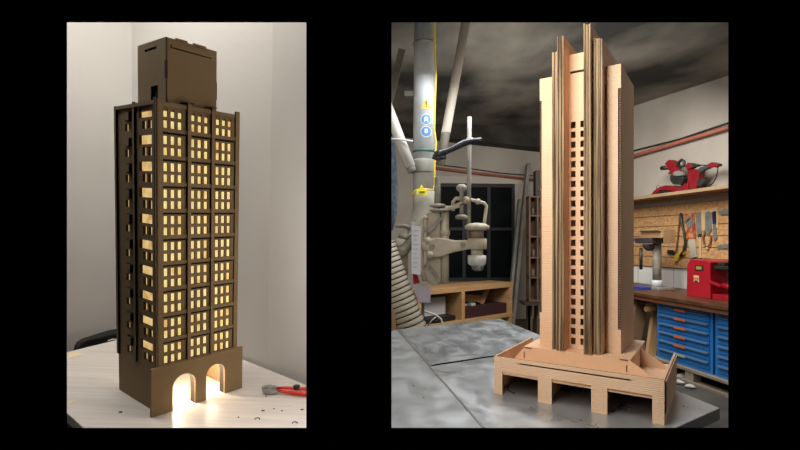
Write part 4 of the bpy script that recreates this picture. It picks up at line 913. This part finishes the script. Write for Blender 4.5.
def cabinet(x0, wd, label, labs, group='blue drawer cabinets under the worktop'):
    C = emp('drawer_cabinet', (x0+wd/2, .3, ZC0), label, 'cabinet', group)
    mb = MB(); mb.box(x0, x0+wd, .014, .62, ZC0, ZC1); part('body', mb, blued, C, bevel=.003)
    mb = MB(); mb.holes(x0, x0+wd, ZC0, ZC1, 0, .016, [(x0+.03, x0+wd-.03, ZC0+.03, ZC1-.02)]); part('front_frame', mb, blue, C)
    n = 6; dh = (ZC1-ZC0-.052)/n
    for i in range(n):
        z1 = ZC1-.021-i*dh
        mb = MB(); mb.box(x0+.033, x0+wd-.033, -.006, .014, z1-dh+.004, z1-.002)
        d = part('drawer', mb, blue, C, bevel=.002)
        mb = MB(); mb.prism([(x0+.04, -.006, z1-.012), (x0+.04, -.030, z1-.020), (x0+.04, -.030, z1-.028), (x0+.04, -.006, z1-.024)], (wd-.08, 0, 0)); part('handle', mb, mat('handle_strip', (96, 128, 160), rough=.35, metal=.3), d)
        if labs[i]:
            mb = MB(); mb.box(x0+wd*.38, x0+wd*.58, -.0325, -.030, z1-.034, z1-.012); part('label', mb, labs[i], d, label='label strip')
    return C
pal = mat('pale_label', (170, 176, 150), rough=.6)
cw = .70
cabinet(0, cw, 'blue steel drawer cabinet nearest the tower with orange labels', [org, org, org, org, org, pal])
cabinet(cw+.025, cw, 'blue steel drawer cabinet at the right edge of the view', [pal, org, org, pal, org, pal])
palw = mat('grey_pallet_wood', (126, 114, 98), (154, 142, 124), scale=5, stretch=(1, 6, 1), rough=.85)
PLT = emp('pallet', (.6, .3, 0), 'grey wooden pallet beneath the blue drawer cabinets', 'pallet')
for i in range(5):
    y = -.06+i*.155; mb = MB(); mb.box(-.08, 1.5, y, y+.09, ZC0-.022, ZC0); part('deck_plank', mb, palw, PLT)
for i in range(4):
    for y in (-.05, .25, .56):
        mb = MB(); x = -.05+i*.48; mb.box(x, x+.10, y, y+.09, .022, ZC0-.022); part('block', mb, palw, PLT)
for y in (-.06, .24, .55):
    mb = MB(); mb.box(-.08, 1.5, y, y+.10, 0, .022); part('bottom_plank', mb, palw, PLT)

# red sanding machine on the bench
RM = emp('red_bench_machine', bq(708, 292, -.28), 'red steel bench machine with black motor at the right edge', 'machine')
x0m, x1m = bq(688, 292, -.22).x, bq(712, 292, -.22).x
RD = mat('glossy_red_enamel', (164, 20, 36), (178, 28, 44), scale=4, rough=.35)
zt3 = bq(700, 260.5, -.22).z
mb = MB(); mb.prism([(x0m, .2, ZB), (x1m, .2, ZB), (x1m, .2, zt3-.01), (x1m-.02, .2, zt3), (x0m+.05, .2, zt3+.01), (x0m+.008, .2, zt3-.05)], (0, .34, 0)); part('housing', mb, RD, RM, bevel=.006)
mb = MB(); mb.box(x1m, x1m+.55, .22, .5, ZB, ZB+.05); part('bed', mb, RD, RM, bevel=.005)
mb = MB(); mb.box(x1m, x1m+.55, .24, .46, zt3-.075, zt3-.045); part('guard_bar', mb, mblk, RM, bevel=.003)
mb = MB(); mb.box(x1m+.10, x1m+.5, .30, .5, ZB+.05, zt3-.075); part('motor_block', mb, mblk, RM, bevel=.01)
mb = MB(); mb.lathe([(.06, 0), (.06, .06), (.045, .07), (.02, .075)], (x1m+.22, .30, ZB+.14), ax=(0, -1, 0), n=24); part('hand_wheel', mb, mat('white_steel', (190, 190, 188), rough=.3, metal=.4), RM)
mb = MB(); mb.cyl((x1m+.03, .32, ZB+.13), (x1m+.16, .32, ZB+.12), .03, 16); part('belt_roller', mb, RD, RM)
mb = MB(); mb.obox((x1m-.01, .2, ZB+.17), (x1m+.14, .18, ZB+.14), .02, .02); part('lever', mb, RD, RM)
mb = MB(); mb.box(x1m+.02, x1m+.10, .26, .34, zt3-.045, zt3-.01); part('top_knob', mb, mblk, RM, bevel=.006)
wdm = x1m-x0m
mb = MB(); mb.box(x0m+wdm*.38, x0m+wdm*.72, .197, .2, zt3-.10, zt3-.045); lp = part('rating_plate', mb, mat('plate_dark', (44, 36, 28), rough=.5), RM)
mb = MB(); mb.box(x0m+wdm*.44, x0m+wdm*.66, .1955, .197, zt3-.088, zt3-.057); part('plate_print', mb, mat('plate_gold', (170, 140, 72), rough=.5), lp)
mb = MB(); mb.box(x0m+wdm*.33, x0m+wdm*.55, .197, .2, zt3-.215, zt3-.15); lp = part('warning_label', mb, mat('cream_label', (206, 190, 150), rough=.6), RM)
mb = MB(); mb.box(x0m+wdm*.34, x0m+wdm*.54, .1955, .197, zt3-.19, zt3-.17); part('label_print', mb, mat('label_orange', (206, 120, 40), rough=.6), lp)
mb = MB(); mb.box(x0m+wdm*.36, x0m+wdm*.50, .1955, .197, zt3-.213, zt3-.20); part('label_print', mb, blk2, lp)

# bench drill with a cardboard box on its head
DP = emp('bench_drill', bq(657, 288, -.35), 'grey bench drill with steel column beneath a cardboard box', 'machine')
pb_ = bq(657, 288.5, -.35); xd = pb_.x; yd = pb_.y
def zat(v): return bq(657, v, -.35).z
mb = MB(); mb.box(xd-.11, xd+.12, yd-.08, yd+.15, ZB, ZB+.03); part('foot', mb, greyd, DP, bevel=.004)
mb = MB(); mb.cyl((xd, yd, ZB+.03), (xd, yd, zat(243)), .046, 20); part('column', mb, greyd, DP)
mb = MB(); mb.lathe([(.060, 0), (.060, .06), (.052, .08)], (xd, yd, ZB+.03), n=20); part('column_base', mb, stw, DP)
mb = MB(); mb.box(xd-.20, xd+.08, yd-.14, yd+.08, zat(243.5), zat(238)); mb.lathe([(.03, 0), (.06, .03), (.08, .08)], (xd-.05, yd-.06, zat(251)), n=16); part('drill_head', mb, mat('purple_grey_metal', (46, 42, 48), (70, 64, 70), scale=8, rough=.5), DP, bevel=.01)
mb = MB(); mb.obox((xd-.30, yd-.1, zat(240)), (xd-.16, yd-.06, zat(239)), .03, .03); part('lever', mb, mat('dark_blue_grey', (48, 56, 70), rough=.5), DP)
mb = MB(); mb.cyl((xd-.14, yd-.1, zat(270)), (xd-.14, yd-.1, zat(248)), .018, 12); part('quill', mb, mblk, DP)
CBX = emp('cardboard_box', (xd+.02, yd, zat(238)), 'open flat cardboard box on top of the bench drill', 'box')
crt = mat('carton_brown', (160, 126, 86), (174, 140, 98), scale=5, rough=.8)
mb = MB(); xa_, xb2 = bq(643, 235, -.25).x, bq(663, 240, -.22).x
z0c, z1c = zat(238), zat(231.5)
mb.box(xa_, xb2, .22, .38, z0c, z0c+.004); mb.box(xa_, xb2, .22, .224, z0c, z1c); mb.box(xa_, xb2, .376, .38, z0c, z1c); mb.box(xa_, xa_+.004, .22, .38, z0c, z1c); mb.box(xb2-.004, xb2, .22, .38, z0c, z1c)
part('carton', mb, crt, CBX)
mb = MB(); mb.box(xb2+.001, xb2+.005, .225, .375, z0c-.06, z1c+.015); part('side_flap', mb, crt, CBX)
mb = MB(); mb.prism([(xa_, .218, z1c), (xb2-.02, .218, z1c), (xb2-.03, .17, z1c+.012), (xa_-.02, .17, z1c+.012)], (0, 0, .004)); part('front_flap', mb, mat('carton_pale', (204, 178, 136), rough=.8), CBX)
mb = MB(); mb.box(bq(636, 290, -.2).x, bq(646, 290, -.2).x, .14, .36, ZB, ZB+.03); one('blue_folder', mb, mat('blue_folder', (44, 68, 150), rough=.5), 'flat blue folder on the worktop beside the tower', 'folder')

# lumber under the bench
setF(ID)
lum = mat('raw_lumber', (160, 124, 86), (182, 146, 104), scale=5, stretch=(1, 1, .3), rough=.8)
lum2 = mat('dark_lumber', (98, 72, 50), (120, 92, 66), scale=5, rough=.8)
for (a, b, wd_, hh, m, lb) in (((648, 372, 5.0), (657, 308, 5.35), .10, .045, lum, 'light board leaning beside the blue cabinet'), ((628, 368, 4.9), (640, 306, 5.4), .16, .05, lum2, 'wide brown board leaning left of the light board'),
                               ((630, 306, 5.6), (657, 302, 5.45), .05, .07, lum, 'short light batten lying across the leaning boards'), ((628, 300, 5.55), (644, 304, 5.4), .05, .05, lum2, 'dark batten behind the light batten')):
    mb = MB(); mb.obox(P(*a), P(*b), wd_, hh, up=(0, 1, .2)); one('lumber_board', mb, m, lb, 'board', 'boards stacked under the bench end')
mb = MB(); mb.lathe([(px(2.5, 5.2), -.03), (px(3.8, 5.2), 0), (px(3.8, 5.2), .10), (px(2.5, 5.2), .12)], P(648, 309, 5.2), ax=(1, .2, .1), n=16); one('wood_roll', mb, lum, 'round light wood end beside the top of blue cabinet', 'wood')
for i, (u, v, s_, lb) in enumerate(((684, 362, .05, 'crumpled white paper lying on the floor before the pallet'), (678, 368, .04, 'crumpled white paper just left of the other one'), (690, 372, .035, 'crumpled paper nearest the pallet block'))):
    p = onz(u, v+16, 0); mb = MB(); n_b = 10
    vs = []
    mb.lathe([(s_*(.5+.7*math.sin(PI*(j+.3)/5))*random.uniform(.8, 1.2), s_*.9*j/4) for j in range(5)], (p.x, p.y, 0), n=9, lobes=3, amp=.25)
    mb.v = [v_+Vector((random.uniform(-1, 1), random.uniform(-1, 1), random.uniform(0, 1)))*s_*.0 for v_ in mb.v]; mb.sm = [False]*len(mb.sm)
    one('crumpled_paper', mb, mat('crumpled_white', (176, 176, 172), (196, 196, 192), scale=20, rough=.85), lb, 'paper', 'crumpled papers on the workshop floor')
